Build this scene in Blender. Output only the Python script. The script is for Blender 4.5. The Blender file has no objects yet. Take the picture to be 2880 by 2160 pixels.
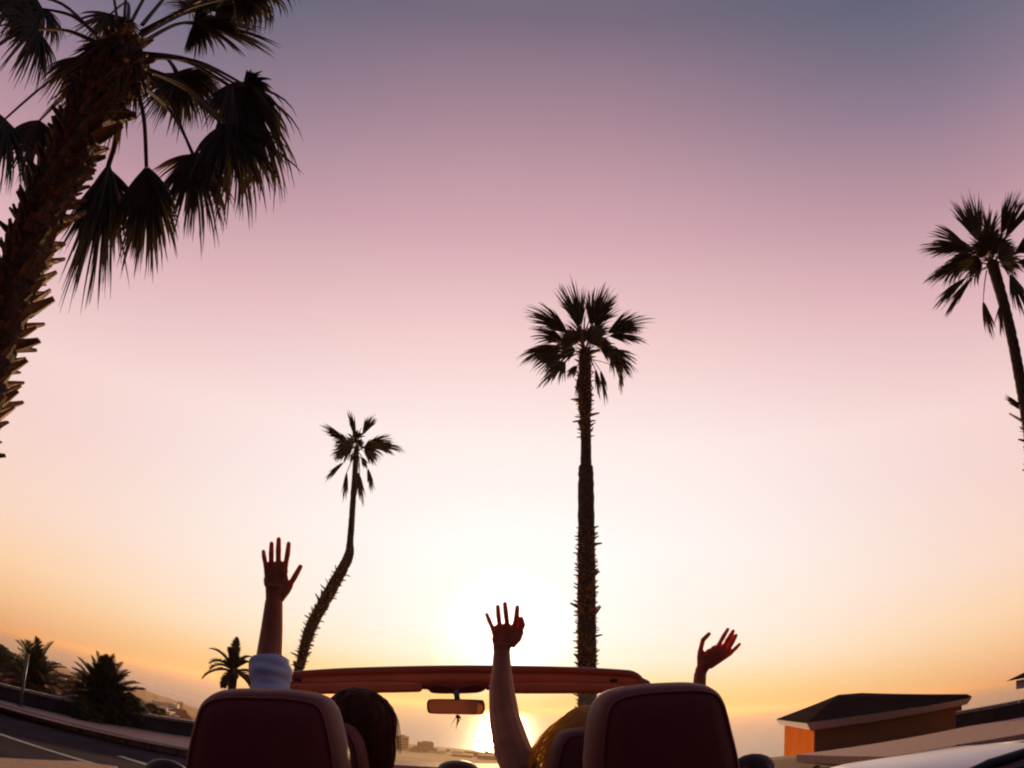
import bpy, bmesh, math, random
from mathutils import Vector, Matrix, Euler, noise
random.seed(7)
SC = bpy.context.scene
COL = SC.collection
# ------------------------------------------------------------------ camera
H = 1.30                                   # eye height above the road
FPX = 2150.0                               # fisheye focal length in photo pixels (2880 wide)
TILT, ROLL = math.radians(24.5), math.radians(3.25)
FWD = Vector((0, math.cos(TILT), math.sin(TILT)))
_r = Vector((1, 0, 0)); _u = _r.cross(FWD)
RT = math.cos(ROLL)*_r + math.sin(ROLL)*_u
UP = -math.sin(ROLL)*_r + math.cos(ROLL)*_u
EYE = Vector((0, 0, H))
cd = bpy.data.cameras.new('camera'); cam = bpy.data.objects.new('camera', cd); COL.objects.link(cam)
cd.type = 'PANO'; cd.panorama_type = 'FISHEYE_EQUISOLID'
cd.sensor_width = 36; cd.sensor_fit = 'HORIZONTAL'
cd.fisheye_lens = 36*FPX/2880; cd.fisheye_fov = math.radians(175)
cd.clip_start = 0.02; cd.clip_end = 120000
m = Matrix((RT, UP, -FWD)).transposed().to_4x4(); m.translation = EYE
cam.matrix_world = m
SC.camera = cam
# ------------------------------------------------------------------ sky
def lin(c):
    f = lambda v: (v/12.92 if v <= .04045 else ((v+.055)/1.055)**2.4)
    return tuple(f(x/255) for x in c)
W = bpy.data.worlds.new('World'); SC.world = W; W.use_nodes = True
SUN_EL, SUN_AZ = math.radians(5.0), math.radians(0.8)
SUND = Vector((math.cos(SUN_EL)*math.sin(SUN_AZ), math.cos(SUN_EL)*math.cos(SUN_AZ), math.sin(SUN_EL)))
def sky_nodes():
    nt = W.node_tree; nt.nodes.clear(); N, L = nt.nodes.new, nt.links.new
    def mth(op, a, b=None, c=None, clamp=False):
        n = N('ShaderNodeMath'); n.operation = op; n.use_clamp = clamp
        for i, v in enumerate((a, b, c)):
            if v is None: continue
            if isinstance(v, (int, float)): n.inputs[i].default_value = v
            else: L(v, n.inputs[i])
        return n.outputs[0]
    def ramp(fac, stops):
        n = N('ShaderNodeValToRGB'); n.color_ramp.interpolation = 'EASE' if False else 'LINEAR'
        e = n.color_ramp.elements
        while len(e) > 1: e.remove(e[-1])
        for i, (p, c) in enumerate(stops):
            s = e[0] if i == 0 else e.new(p)
            s.position = p; s.color = (*c, 1)
        L(fac, n.inputs[0]); return n.outputs[0]
    tc = N('ShaderNodeTexCoord'); sep = N('ShaderNodeSeparateXYZ'); L(tc.outputs['Generated'], sep.inputs[0])
    x, y, z = sep.outputs
    el = mth('DIVIDE', mth('ARCSINE', z), math.pi/2, clamp=True)
    az = mth('ABSOLUTE', mth('SUBTRACT', mth('ARCTAN2', x, y), math.radians(2)))
    azd = mth('MULTIPLY', az, 180/math.pi)
    near = [(0,(254,210,126)),(1,(254,216,138)),(2.2,(255,228,172)),(3.8,(255,243,218)),(6,(255,248,238)),(12,(255,251,248)),(20,(255,239,235)),(28,(243,206,205)),
            (36,(211,168,178)),(44,(171,137,152)),(52,(122,108,127)),(62,(90,95,118)),(90,(70,84,112))]
    far = [(0,(228,166,122)),(1.5,(240,184,136)),(3,(248,198,150)),(5,(253,210,168)),(9,(250,217,197)),(16,(245,212,207)),(20,(246,213,209)),
           (28,(223,180,186)),(35,(186,147,160)),(42,(140,122,142)),(46,(117,110,130)),(50,(98,100,121)),(60,(86,93,116)),(90,(70,84,112))]
    back = [(0,(70,56,72)),(6,(82,64,82)),(14,(84,70,92)),(28,(78,74,98)),(50,(74,80,106)),(90,(70,84,112))]
    R = [ramp(el, [(a/90, lin(c)) for a, c in s]) for s in (near, far, back)]
    def mix(f, a, b):
        n = N('ShaderNodeMix'); n.data_type = 'RGBA'; L(f, n.inputs[0]); L(a, n.inputs[6]); L(b, n.inputs[7]); return n.outputs[2]
    def smooth(v, lo, hi):
        n = N('ShaderNodeMapRange'); n.interpolation_type = 'SMOOTHSTEP'; L(v, n.inputs[0])
        n.inputs[1].default_value = lo; n.inputs[2].default_value = hi; return n.outputs[0]
    c1 = mix(smooth(azd, 2, 44), R[0], R[1])
    c2 = mix(smooth(azd, 50, 125), c1, R[2])
    dot = N('ShaderNodeVectorMath'); dot.operation = 'DOT_PRODUCT'; L(tc.outputs['Generated'], dot.inputs[0]); dot.inputs[1].default_value = SUND
    ang = mth('DIVIDE', mth('MULTIPLY', mth('ARCCOSINE', mth('MINIMUM', dot.outputs['Value'], 1.0)), 180/math.pi), 30, clamp=True)
    g = lambda s, c=(1,.84,.62): tuple(s*k for k in c)
    glow = ramp(ang, [(0,g(1)),(1/30,g(.5)),(3/30,g(.13)),(6/30,g(.02)),(12/30,g(.003)),(1,(0,0,0))])
    mul = N('ShaderNodeVectorMath'); mul.operation = 'SCALE'; L(glow, mul.inputs[0]); mul.inputs[3].default_value = 4.0
    add = N('ShaderNodeVectorMath'); add.operation = 'ADD'; L(c2, add.inputs[0]); L(mul.outputs[0], add.inputs[1])
    # a trace of physical sunset sky on top of the graded dusk colours
    sk = N('ShaderNodeTexSky'); sk.sky_type = 'NISHITA'; sk.sun_disc = False; sk.sun_elevation = SUN_EL; sk.sun_rotation = SUN_AZ
    b1 = N('ShaderNodeBackground'); b1.inputs[1].default_value = 1.0; L(add.outputs[0], b1.inputs[0])
    o = N('ShaderNodeOutputWorld'); L(b1.outputs[0], o.inputs[0]); nt.nodes.remove(sk)
sky_nodes()
sd = bpy.data.lights.new('sun', 'SUN'); sun = bpy.data.objects.new('sun', sd); COL.objects.link(sun)
sd.energy = 5.0; sd.angle = math.radians(.6); sd.color = (1, .60, .28)
sun.rotation_euler = SUND.to_track_quat('Z', 'Y').to_euler(); sun.location = (0, 40, 30)
vs = SC.view_settings; vs.view_transform = 'Standard'; vs.look = 'None'; vs.exposure = 0; vs.gamma = 1; vs.use_curve_mapping = False
SC.render.engine = 'CYCLES'
SC.cycles.max_bounces = 6; SC.cycles.transparent_max_bounces = 12; SC.cycles.use_denoising = True
SC.cycles.filter_width = 2.1; SC.cycles.sample_clamp_indirect = 6; SC.cycles.caustics_reflective = False; SC.cycles.caustics_refractive = False
# ------------------------------------------------------------------ pixel of the photograph -> direction / point in the place
def ray(px, py):
    x = (px-1440)/FPX; y = -(py-1080)/FPX; r = math.hypot(x, y) or 1e-9; th = 2*math.asin(r/2)
    return (math.sin(th)*(x/r*RT + y/r*UP) + math.cos(th)*FWD).normalized()
def P(px, py, d): return EYE + ray(px, py)*d
def PY(px, py, y):
    v = ray(px, py); return EYE + v*(y/v.y)
def PH(px, py, h):                       # at horizontal distance h
    v = ray(px, py); return EYE + v*(h/math.hypot(v.x, v.y))
SLOPE = .035
def GP(px, py, dz=0):                    # on the road plane z = SLOPE*x
    v = ray(px, py); t = (H-dz)/(SLOPE*v.x - v.z); p = EYE + v*t; return p
# ------------------------------------------------------------------ materials
MATS = {}
def mat(name, col, rough=.7, spec=.4, metal=0, var=.0, scale=6, col2=None, bump=0, bscale=30, sss=0, sssr=(1,.35,.15), sheen=0,
        trans=0, coat=0, stretch=None, emit=None):
    if name in MATS: return MATS[name]
    m = bpy.data.materials.new(name); m.use_nodes = True; nt = m.node_tree; b = nt.nodes['Principled BSDF']; L = nt.links.new
    b.inputs['Base Color'].default_value = (*col, 1); b.inputs['Roughness'].default_value = rough
    b.inputs['Specular IOR Level'].default_value = spec; b.inputs['Metallic'].default_value = metal
    b.inputs['Coat Weight'].default_value = coat; b.inputs['Coat Roughness'].default_value = .05
    if sheen: b.inputs['Sheen Weight'].default_value = sheen; b.inputs['Sheen Roughness'].default_value = .3; b.inputs['Sheen Tint'].default_value = (1,.7,.4,1)
    tc = nt.nodes.new('ShaderNodeTexCoord'); src = tc.outputs['Object']
    if stretch:
        mp = nt.nodes.new('ShaderNodeMapping'); mp.inputs['Scale'].default_value = stretch; L(src, mp.inputs[0]); src = mp.outputs[0]
    colout = None
    if var or col2:
        n = nt.nodes.new('ShaderNodeTexNoise'); n.inputs['Scale'].default_value = scale; n.inputs['Detail'].default_value = 6; L(src, n.inputs[0])
        r = nt.nodes.new('ShaderNodeValToRGB'); L(n.outputs[0], r.inputs[0])
        c2 = col2 or tuple(min(1, c*(1+var)) for c in col); c1 = col if col2 else tuple(c*(1-var) for c in col)
        r.color_ramp.elements[0].position = .35; r.color_ramp.elements[0].color = (*c1, 1)
        r.color_ramp.elements[1].position = .65; r.color_ramp.elements[1].color = (*c2, 1)
        L(r.outputs[0], b.inputs['Base Color']); colout = r.outputs[0]
    if bump:
        n = nt.nodes.new('ShaderNodeTexNoise'); n.inputs['Scale'].default_value = bscale; n.inputs['Detail'].default_value = 8; L(src, n.inputs[0])
        bp = nt.nodes.new('ShaderNodeBump'); bp.inputs['Strength'].default_value = bump; bp.inputs['Distance'].default_value = .02
        L(n.outputs[0], bp.inputs['Height']); L(bp.outputs[0], b.inputs['Normal'])
    if sss:
        b.inputs['Subsurface Weight'].default_value = sss; b.inputs['Subsurface Radius'].default_value = sssr; b.inputs['Subsurface Scale'].default_value = .03
    if trans:
        t = nt.nodes.new('ShaderNodeBsdfTranslucent'); t.inputs[0].default_value = (*(min(1, c*1.6) for c in (col2 or col)), 1)
        mx = nt.nodes.new('ShaderNodeMixShader'); mx.inputs[0].default_value = trans
        L(b.outputs[0], mx.inputs[1]); L(t.outputs[0], mx.inputs[2]); L(mx.outputs[0], nt.nodes['Material Output'].inputs[0])
    MATS[name] = m; return m
def glass(name, tint=(.9,.92,.9), dirt=.015, refl=1.0):
    m = bpy.data.materials.new(name); m.use_nodes = True; nt = m.node_tree; nt.nodes.clear(); N, L = nt.nodes.new, nt.links.new
    o = N('ShaderNodeOutputMaterial'); t = N('ShaderNodeBsdfTransparent'); t.inputs[0].default_value = (*tint, 1)
    g = N('ShaderNodeBsdfGlossy'); g.inputs[1].default_value = .02
    fr = N('ShaderNodeFresnel'); fr.inputs[0].default_value = 1.45
    mu = N('ShaderNodeMath'); mu.operation = 'MULTIPLY'; mu.inputs[1].default_value = refl; L(fr.outputs[0], mu.inputs[0])
    m1 = N('ShaderNodeMixShader'); L(mu.outputs[0], m1.inputs[0]); L(t.outputs[0], m1.inputs[1]); L(g.outputs[0], m1.inputs[2])
    tr = N('ShaderNodeBsdfTranslucent'); tr.inputs[0].default_value = (.8,.75,.7,1)
    m2 = N('ShaderNodeMixShader'); m2.inputs[0].default_value = dirt; L(m1.outputs[0], m2.inputs[1]); L(tr.outputs[0], m2.inputs[2])
    L(m2.outputs[0], o.inputs[0]); return m
LEAF = mat('palm_leaf', (.022,.024,.015), .6, .25, col2=(.05,.036,.018), scale=3, trans=.16)
DEADLEAF = mat('dry_palm_leaf', (.055,.03,.018), .8, .2, col2=(.11,.06,.025), scale=4, trans=.2)
PETI = mat('petiole', (.05,.034,.018), .6, .3, col2=(.12,.07,.028), scale=5)
BARK = mat('palm_bark', (.045,.028,.022), .9, .15, col2=(.09,.05,.035), scale=9, bump=.8, bscale=22)
STUB = mat('leaf_stub', (.035,.022,.018), .75, .35, col2=(.40,.19,.07), scale=7, bump=.5, bscale=30)
FIBRE = mat('trunk_fibre', (.30,.14,.05), .9, .1, col2=(.45,.22,.08), scale=8, trans=.6)
SKIN = mat('skin', (.36,.13,.062), .62, .2, var=.06, scale=25, sheen=.7, sss=.8, sssr=(1,.5,.22), bump=.12, bscale=160)
HAIRD = mat('dark_hair', (.055,.010,.006), .65, .2, col2=(.12,.022,.008), scale=60, stretch=(6,6,.6), bump=.3, bscale=90, trans=.3)
HAIRB = mat('blond_hair', (.55,.26,.06), .5, .4, col2=(.80,.46,.14), scale=60, stretch=(6,6,.6), bump=.3, bscale=90, trans=.7)
LEATHER = mat('glare_tinted_leather', (.15,.028,.026), .62, .22, sheen=.12, var=.13, scale=5, bump=.12, bscale=260)  # dark leather, its base colour reddened to stand for the sun-glare veil
TRIM = mat('glare_tinted_trim', (.66,.17,.055), .55, .35, var=.1, scale=8, bump=.08, bscale=200)  # orange warmth of the sun glare is put into this trim colour
PLASTIC = mat('dark_plastic', (.045,.018,.014), .5, .4, var=.15, scale=10, bump=.1, bscale=220)
ASPH = mat('asphalt', (.024,.016,.026), .95, .03, col2=(.048,.032,.046), scale=1.3, bump=.5, bscale=160)
PAINTW = mat('road_paint', (.5,.46,.4), .85, .2, col2=(.28,.25,.22), scale=18)
PAVE = mat('paving', (.44,.26,.19), .85, .2, col2=(.52,.32,.23), scale=10, bump=.3, bscale=80)
SAND = mat('sandy_verge', (.42,.27,.16), .9, .1, col2=(.5,.33,.2), scale=8, bump=.5, bscale=60)
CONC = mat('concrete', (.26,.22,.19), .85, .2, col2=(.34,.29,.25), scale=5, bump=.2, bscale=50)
# ------------------------------------------------------------------ mesh helpers
class MB:
    def __init__(s): s.v, s.f, s.m = [], [], []
    def add(s, vs_, fs, mi=0):
        k = len(s.v); s.v += [Vector(v) for v in vs_]; s.f += [tuple(i+k for i in f) for f in fs]; s.m += [mi]*len(fs)
    def box(s, c, size, R=None, mi=0, taper=1):
        c = Vector(c); hx, hy, hz = (d/2 for d in size); vs_ = []
        for sz in (-1, 1):
            t = taper if sz > 0 else 1
            for sx, sy in ((-1,-1),(1,-1),(1,1),(-1,1)):
                p = Vector((sx*hx*t, sy*hy*t, sz*hz)); vs_.append(c + (R @ p if R else p))
        s.add(vs_, [(0,3,2,1),(4,5,6,7),(0,1,5,4),(1,2,6,5),(2,3,7,6),(3,0,4,7)], mi)
    def tube(s, pts, rad, n=8, mi=0, flat=1, up=None, cap=True):
        pts = [Vector(p) for p in pts]; rad = rad if isinstance(rad, (list, tuple)) else [rad]*len(pts)
        k = len(s.v); prev = None
        for i, p in enumerate(pts):
            t = (pts[min(i+1, len(pts)-1)] - pts[max(i-1, 0)]).normalized()
            if prev is None:
                a = Vector(up) if up is not None else (Vector((0,0,1)) if abs(t.z) < .9 else Vector((1,0,0)))
            else: a = prev
            b = (a - t*a.dot(t)).normalized(); prev = b; c = t.cross(b)
            for j in range(n):
                w = 2*math.pi*j/n; s.v.append(p + rad[i]*(math.cos(w)*b*flat + math.sin(w)*c))
        for i in range(len(pts)-1):
            for j in range(n):
                a0 = k+i*n+j; a1 = k+i*n+(j+1) % n; s.f.append((a0, a1, a1+n, a0+n)); s.m.append(mi)
        if cap:
            s.f.append(tuple(k+j for j in reversed(range(n)))); s.m.append(mi)
            e = k+(len(pts)-1)*n; s.f.append(tuple(e+j for j in range(n))); s.m.append(mi)
    def ball(s, c, r, sc=(1,1,1), n=12, mi=0, R=None):
        c = Vector(c); k = len(s.v); m_ = n//2
        for i in range(m_+1):
            ph = math.pi*i/m_
            for j in range(n):
                w = 2*math.pi*j/n
                p = Vector((math.sin(ph)*math.cos(w)*sc[0], math.sin(ph)*math.sin(w)*sc[1], math.cos(ph)*sc[2]))*r
                s.v.append(c + (R @ p if R else p))
        for i in range(m_):
            for j in range(n):
                a = k+i*n+j; b = k+i*n+(j+1) % n; s.f.append((a, a+n, b+n, b)); s.m.append(mi)
    def prism(s, poly, z0, z1, mi=0):
        """poly: list of (x,y) counter-clockwise; z0,z1 constants or functions of (x,y)"""
        f0 = z0 if callable(z0) else (lambda x, y: z0); f1 = z1 if callable(z1) else (lambda x, y: z1)
        n = len(poly)
        A = sum(poly[i][0]*poly[(i+1) % n][1]-poly[(i+1) % n][0]*poly[i][1] for i in range(n))
        if A < 0: poly = poly[::-1]
        vs_ = [(x, y, f0(x, y)) for x, y in poly]+[(x, y, f1(x, y)) for x, y in poly]
        s.add(vs_, [tuple(reversed(range(n))), tuple(range(n, 2*n))]+[(i, (i+1) % n, (i+1) % n+n, i+n) for i in range(n)], mi)
def obj(name, mb, mats, parent=None, smooth=False, inv=None):
    me = bpy.data.meshes.new(name)
    vs_ = [inv @ v for v in mb.v] if inv else mb.v
    me.from_pydata([tuple(v) for v in vs_], [], mb.f)
    for m_ in (mats if isinstance(mats, (list, tuple)) else [mats]): me.materials.append(m_)
    if any(mb.m): me.polygons.foreach_set('material_index', mb.m)
    if smooth: me.polygons.foreach_set('use_smooth', [True]*len(me.polygons))
    me.update(); o = bpy.data.objects.new(name, me); COL.objects.link(o)
    if parent: o.parent = parent
    return o
def tag(o, label, cat, group=None):
    o['label'] = label; o['category'] = cat
    if group: o['group'] = group
    return o
def thing(name, label, cat, loc=(0,0,0), rot=(0,0,0), group=None):
    o = bpy.data.objects.new(name, None); COL.objects.link(o); o.location = loc; o.rotation_euler = rot
    o.empty_display_size = .3; tag(o, label, cat, group); return o
def MW(o):
    return Matrix.LocRotScale(o.location, o.rotation_euler, None)
def modapply(o, *mods):
    for t, kw in mods:
        md = o.modifiers.new(t.lower(), t)
        for k, v in kw.items(): setattr(md, k, v)
    dg = bpy.context.evaluated_depsgraph_get(); me = bpy.data.meshes.new_from_object(o.evaluated_get(dg)); old = o.data
    o.modifiers.clear(); o.data = me; me.name = old.name; bpy.data.meshes.remove(old); return o
def struct(o): o['kind'] = 'structure'; return o
def catmull(pts, n=6):
    pts = [Vector(p) for p in pts]; out = []
    for i in range(len(pts)-1):
        p0, p1, p2, p3 = pts[max(i-1,0)], pts[i], pts[i+1], pts[min(i+2, len(pts)-1)]
        for k in range(n):
            t = k/n; out.append(.5*((2*p1)+(-p0+p2)*t+(2*p0-5*p1+4*p2-p3)*t*t+(-p0+3*p1-3*p2+p3)*t**3))
    return out+[pts[-1]]
def lerp_list(vals, n=6):
    out = []
    for i in range(len(vals)-1):
        for k in range(n): out.append(vals[i]+(vals[i+1]-vals[i])*k/n)
    return out+[vals[-1]]
# ------------------------------------------------------------------ terrain
SEA = -60.0
KN = {-180: [(16,0),(30,3),(80,10),(300,40),(1200,120),(2400,150)],
      -60: [(16,0),(30,1),(80,3),(300,2),(1000,-20),(2400,-56),(2700,-63)],
      -38: [(16,0),(22,-1.2),(50,-3.0),(100,-5.6),(300,-15),(1000,-44),(2300,-59),(2600,-63)],
      -26: [(15,0),(22,-1.6),(50,-3.8),(100,-7),(300,-18),(1000,-50),(1500,-58),(1800,-63)],
      -19: [(15,0),(25,-2.4),(50,-5.5),(100,-11),(300,-26),(900,-55),(1150,-59),(1250,-63)],
      -8: [(14.5,0),(25,-2.6),(50,-6.5),(100,-13),(300,-32),(700,-54),(1050,-58.5),(1200,-63)],
      12: [(14.5,0),(25,-2.6),(50,-6.5),(100,-13),(300,-32),(700,-54),(900,-58.5),(1000,-63)],
      19: [(17,0),(20,-1.2),(35,-2.9),(50,-4.5),(100,-13),(300,-32),(700,-56),(900,-63)],
      40: [(26,0),(29,-.6),(50,-3),(100,-8),(300,-20),(700,-45),(1500,-63)],
      180: [(16,0),(30,3),(80,10),(300,40),(1200,120),(2400,150)]}
def knz(k, d):
    L_ = KN[k]
    if d <= L_[0][0]: return 0
    for (a, za), (b, zb) in zip(L_, L_[1:]):
        if d <= b: return za+(zb-za)*(d-a)/(b-a)
    return L_[-1][1]
def ground(x, y):
    d = math.hypot(x, y); a = math.degrees(math.atan2(x, y)); ks = sorted(KN)
    for k0, k1 in zip(ks, ks[1:]):
        if k0 <= a <= k1: t = (a-k0)/(k1-k0); break
    base = knz(k0, d)*(1-t)+knz(k1, d)*t
    near = SLOPE*x*max(0, min(1, (60-d)/30))
    z = near+base
    if d > 60: z += noise.noise(Vector((x/90, y/90, 3)))*min(6, (d-60)/60)*(1 if z > -56 else .1)
    # a sunken parking bay to the right of the car
    bx = max(0, 1-abs(x-3.0)/2.2); by = max(0, 1-abs(y-4.5)/5.5)
    z -= .55*min(1, bx*2.2)*min(1, by*3)
    return z
def build_terrain():
    mb = MB(); R = [0, 1.2, 2, 2.8, 3.6, 4.4, 5.2, 6, 7, 8, 9.5, 11, 12.5, 14, 14.5, 15, 16, 17, 18, 20, 22, 25, 28, 32, 38, 45, 55, 70, 85, 105, 130, 160, 200, 250, 310,
         400, 500, 620, 760, 850, 950, 1000, 1050, 1100, 1150, 1200, 1300, 1500, 1800, 2000, 2200, 2400, 2700, 3200]
    NA = 360
    for r in R:
        for j in range(NA):
            a = 2*math.pi*j/NA; x, y = r*math.sin(a), r*math.cos(a); mb.v.append(Vector((x, y, ground(x, y)-.02)))
    for i in range(len(R)-1):
        for j in range(NA):
            a = i*NA+j; b = i*NA+(j+1) % NA; mb.f.append((a, b, b+NA, a+NA)); mb.m.append(0)
    m = bpy.data.materials.new('hillside'); m.use_nodes = True; nt = m.node_tree; N, L = nt.nodes.new, nt.links.new; b = nt.nodes['Principled BSDF']
    b.inputs['Roughness'].default_value = .95; b.inputs['Specular IOR Level'].default_value = .1
    g = N('ShaderNodeNewGeometry'); n1 = N('ShaderNodeTexNoise'); n1.inputs['Scale'].default_value = .03; n1.inputs['Detail'].default_value = 9
    L(g.outputs['Position'], n1.inputs[0]); r = N('ShaderNodeValToRGB'); L(n1.outputs[0], r.inputs[0])
    e = r.color_ramp.elements; e[0].position = .36; e[0].color = (.07,.032,.018,1); e[1].position = .62; e[1].color = (.27,.085,.04,1)
    x_ = e.new(.5); x_.color = (.17,.06,.03,1)
    sp = N('ShaderNodeSeparateXYZ'); L(g.outputs['Position'], sp.inputs[0])
    mr = N('ShaderNodeMapRange'); mr.inputs[1].default_value = SEA+1.0; mr.inputs[2].default_value = SEA+.3; L(sp.outputs[2], mr.inputs[0])
    mx = N('ShaderNodeMix'); mx.data_type = 'RGBA'; L(mr.outputs[0], mx.inputs[0]); L(r.outputs[0], mx.inputs[6]); mx.inputs[7].default_value = (.42,.30,.20,1)
    L(mx.outputs[2], b.inputs['Base Color'])
    o = obj('hillside', mb, m, smooth=True); struct(o)
    # sea
    mb = MB(); R = [150, 400, 1000, 2500, 8000, 16000, 24000]; NA = 128
    for r_ in R:
        for j in range(NA):
            a = 2*math.pi*j/NA; mb.v.append(Vector((r_*math.sin(a), r_*math.cos(a), SEA)))
    for i in range(len(R)-1):
        for j in range(NA):
            a = i*NA+j; b_ = i*NA+(j+1) % NA; mb.f.append((a, b_, b_+NA, a+NA)); mb.m.append(0)
    m = bpy.data.materials.new('sea_water'); m.use_nodes = True; nt = m.node_tree; N, L = nt.nodes.new, nt.links.new; b = nt.nodes['Principled BSDF']
    b.inputs['Base Color'].default_value = (.05,.035,.035,1); b.inputs['Roughness'].default_value = .28; b.inputs['IOR'].default_value = 1.33
    g = N('ShaderNodeNewGeometry'); mp = N('ShaderNodeMapping'); mp.inputs['Scale'].default_value = (.02,.05,.02); L(g.outputs['Position'], mp.inputs[0])
    n1 = N('ShaderNodeTexNoise'); n1.inputs['Scale'].default_value = 1; n1.inputs['Detail'].default_value = 10; L(mp.outputs[0], n1.inputs[0])
    bp = N('ShaderNodeBump'); bp.inputs['Strength'].default_value = .55; bp.inputs['Distance'].default_value = 2.5; L(n1.outputs[0], bp.inputs['Height']); L(bp.outputs[0], b.inputs['Normal'])
    o = obj('sea', mb, m); struct(o)
    # surf: pale broken foam lines just off the left shore
    mb = MB()
    for row in range(3):
        prev = None
        for k in range(60):
            a = math.radians(-34+k*.28); d0 = 1150
            for step in range(400):
                d0 += 4
                if ground(d0*math.sin(a), d0*math.cos(a)) < SEA-.1: break
            d1 = d0+14+row*38+noise.noise(Vector((k*.25, row, 0)))*16; w = 5+5*noise.noise(Vector((k*.4, row, 5)))
            p = (Vector((d1*math.sin(a), d1*math.cos(a), SEA+.12)), Vector(((d1+w+3)*math.sin(a), (d1+w+3)*math.cos(a), SEA+.12)))
            if prev and w > 1.5: mb.add([prev[0], p[0], p[1], prev[1]], [(0,1,2,3)])
            prev = p
    o = obj('surf', mb, mat('foam', (.75,.68,.62), .8, .2)); o['kind'] = 'stuff'
build_terrain()
def haze():
    mb = MB(); mb.box((0,0,(-66+24)/2), (50000,50000,90)); m = bpy.data.materials.new('haze'); m.use_nodes = True; nt = m.node_tree; nt.nodes.clear()
    o = nt.nodes.new('ShaderNodeOutputMaterial'); v = nt.nodes.new('ShaderNodeVolumePrincipled'); v.inputs['Color'].default_value = (.68,.49,.33,1)
    v.inputs['Density'].default_value = .00017; v.inputs['Anisotropy'].default_value = .55; nt.links.new(v.outputs[0], o.inputs['Volume'])
    h = obj('haze', mb, m); h['kind'] = 'stuff'
haze()
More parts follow.
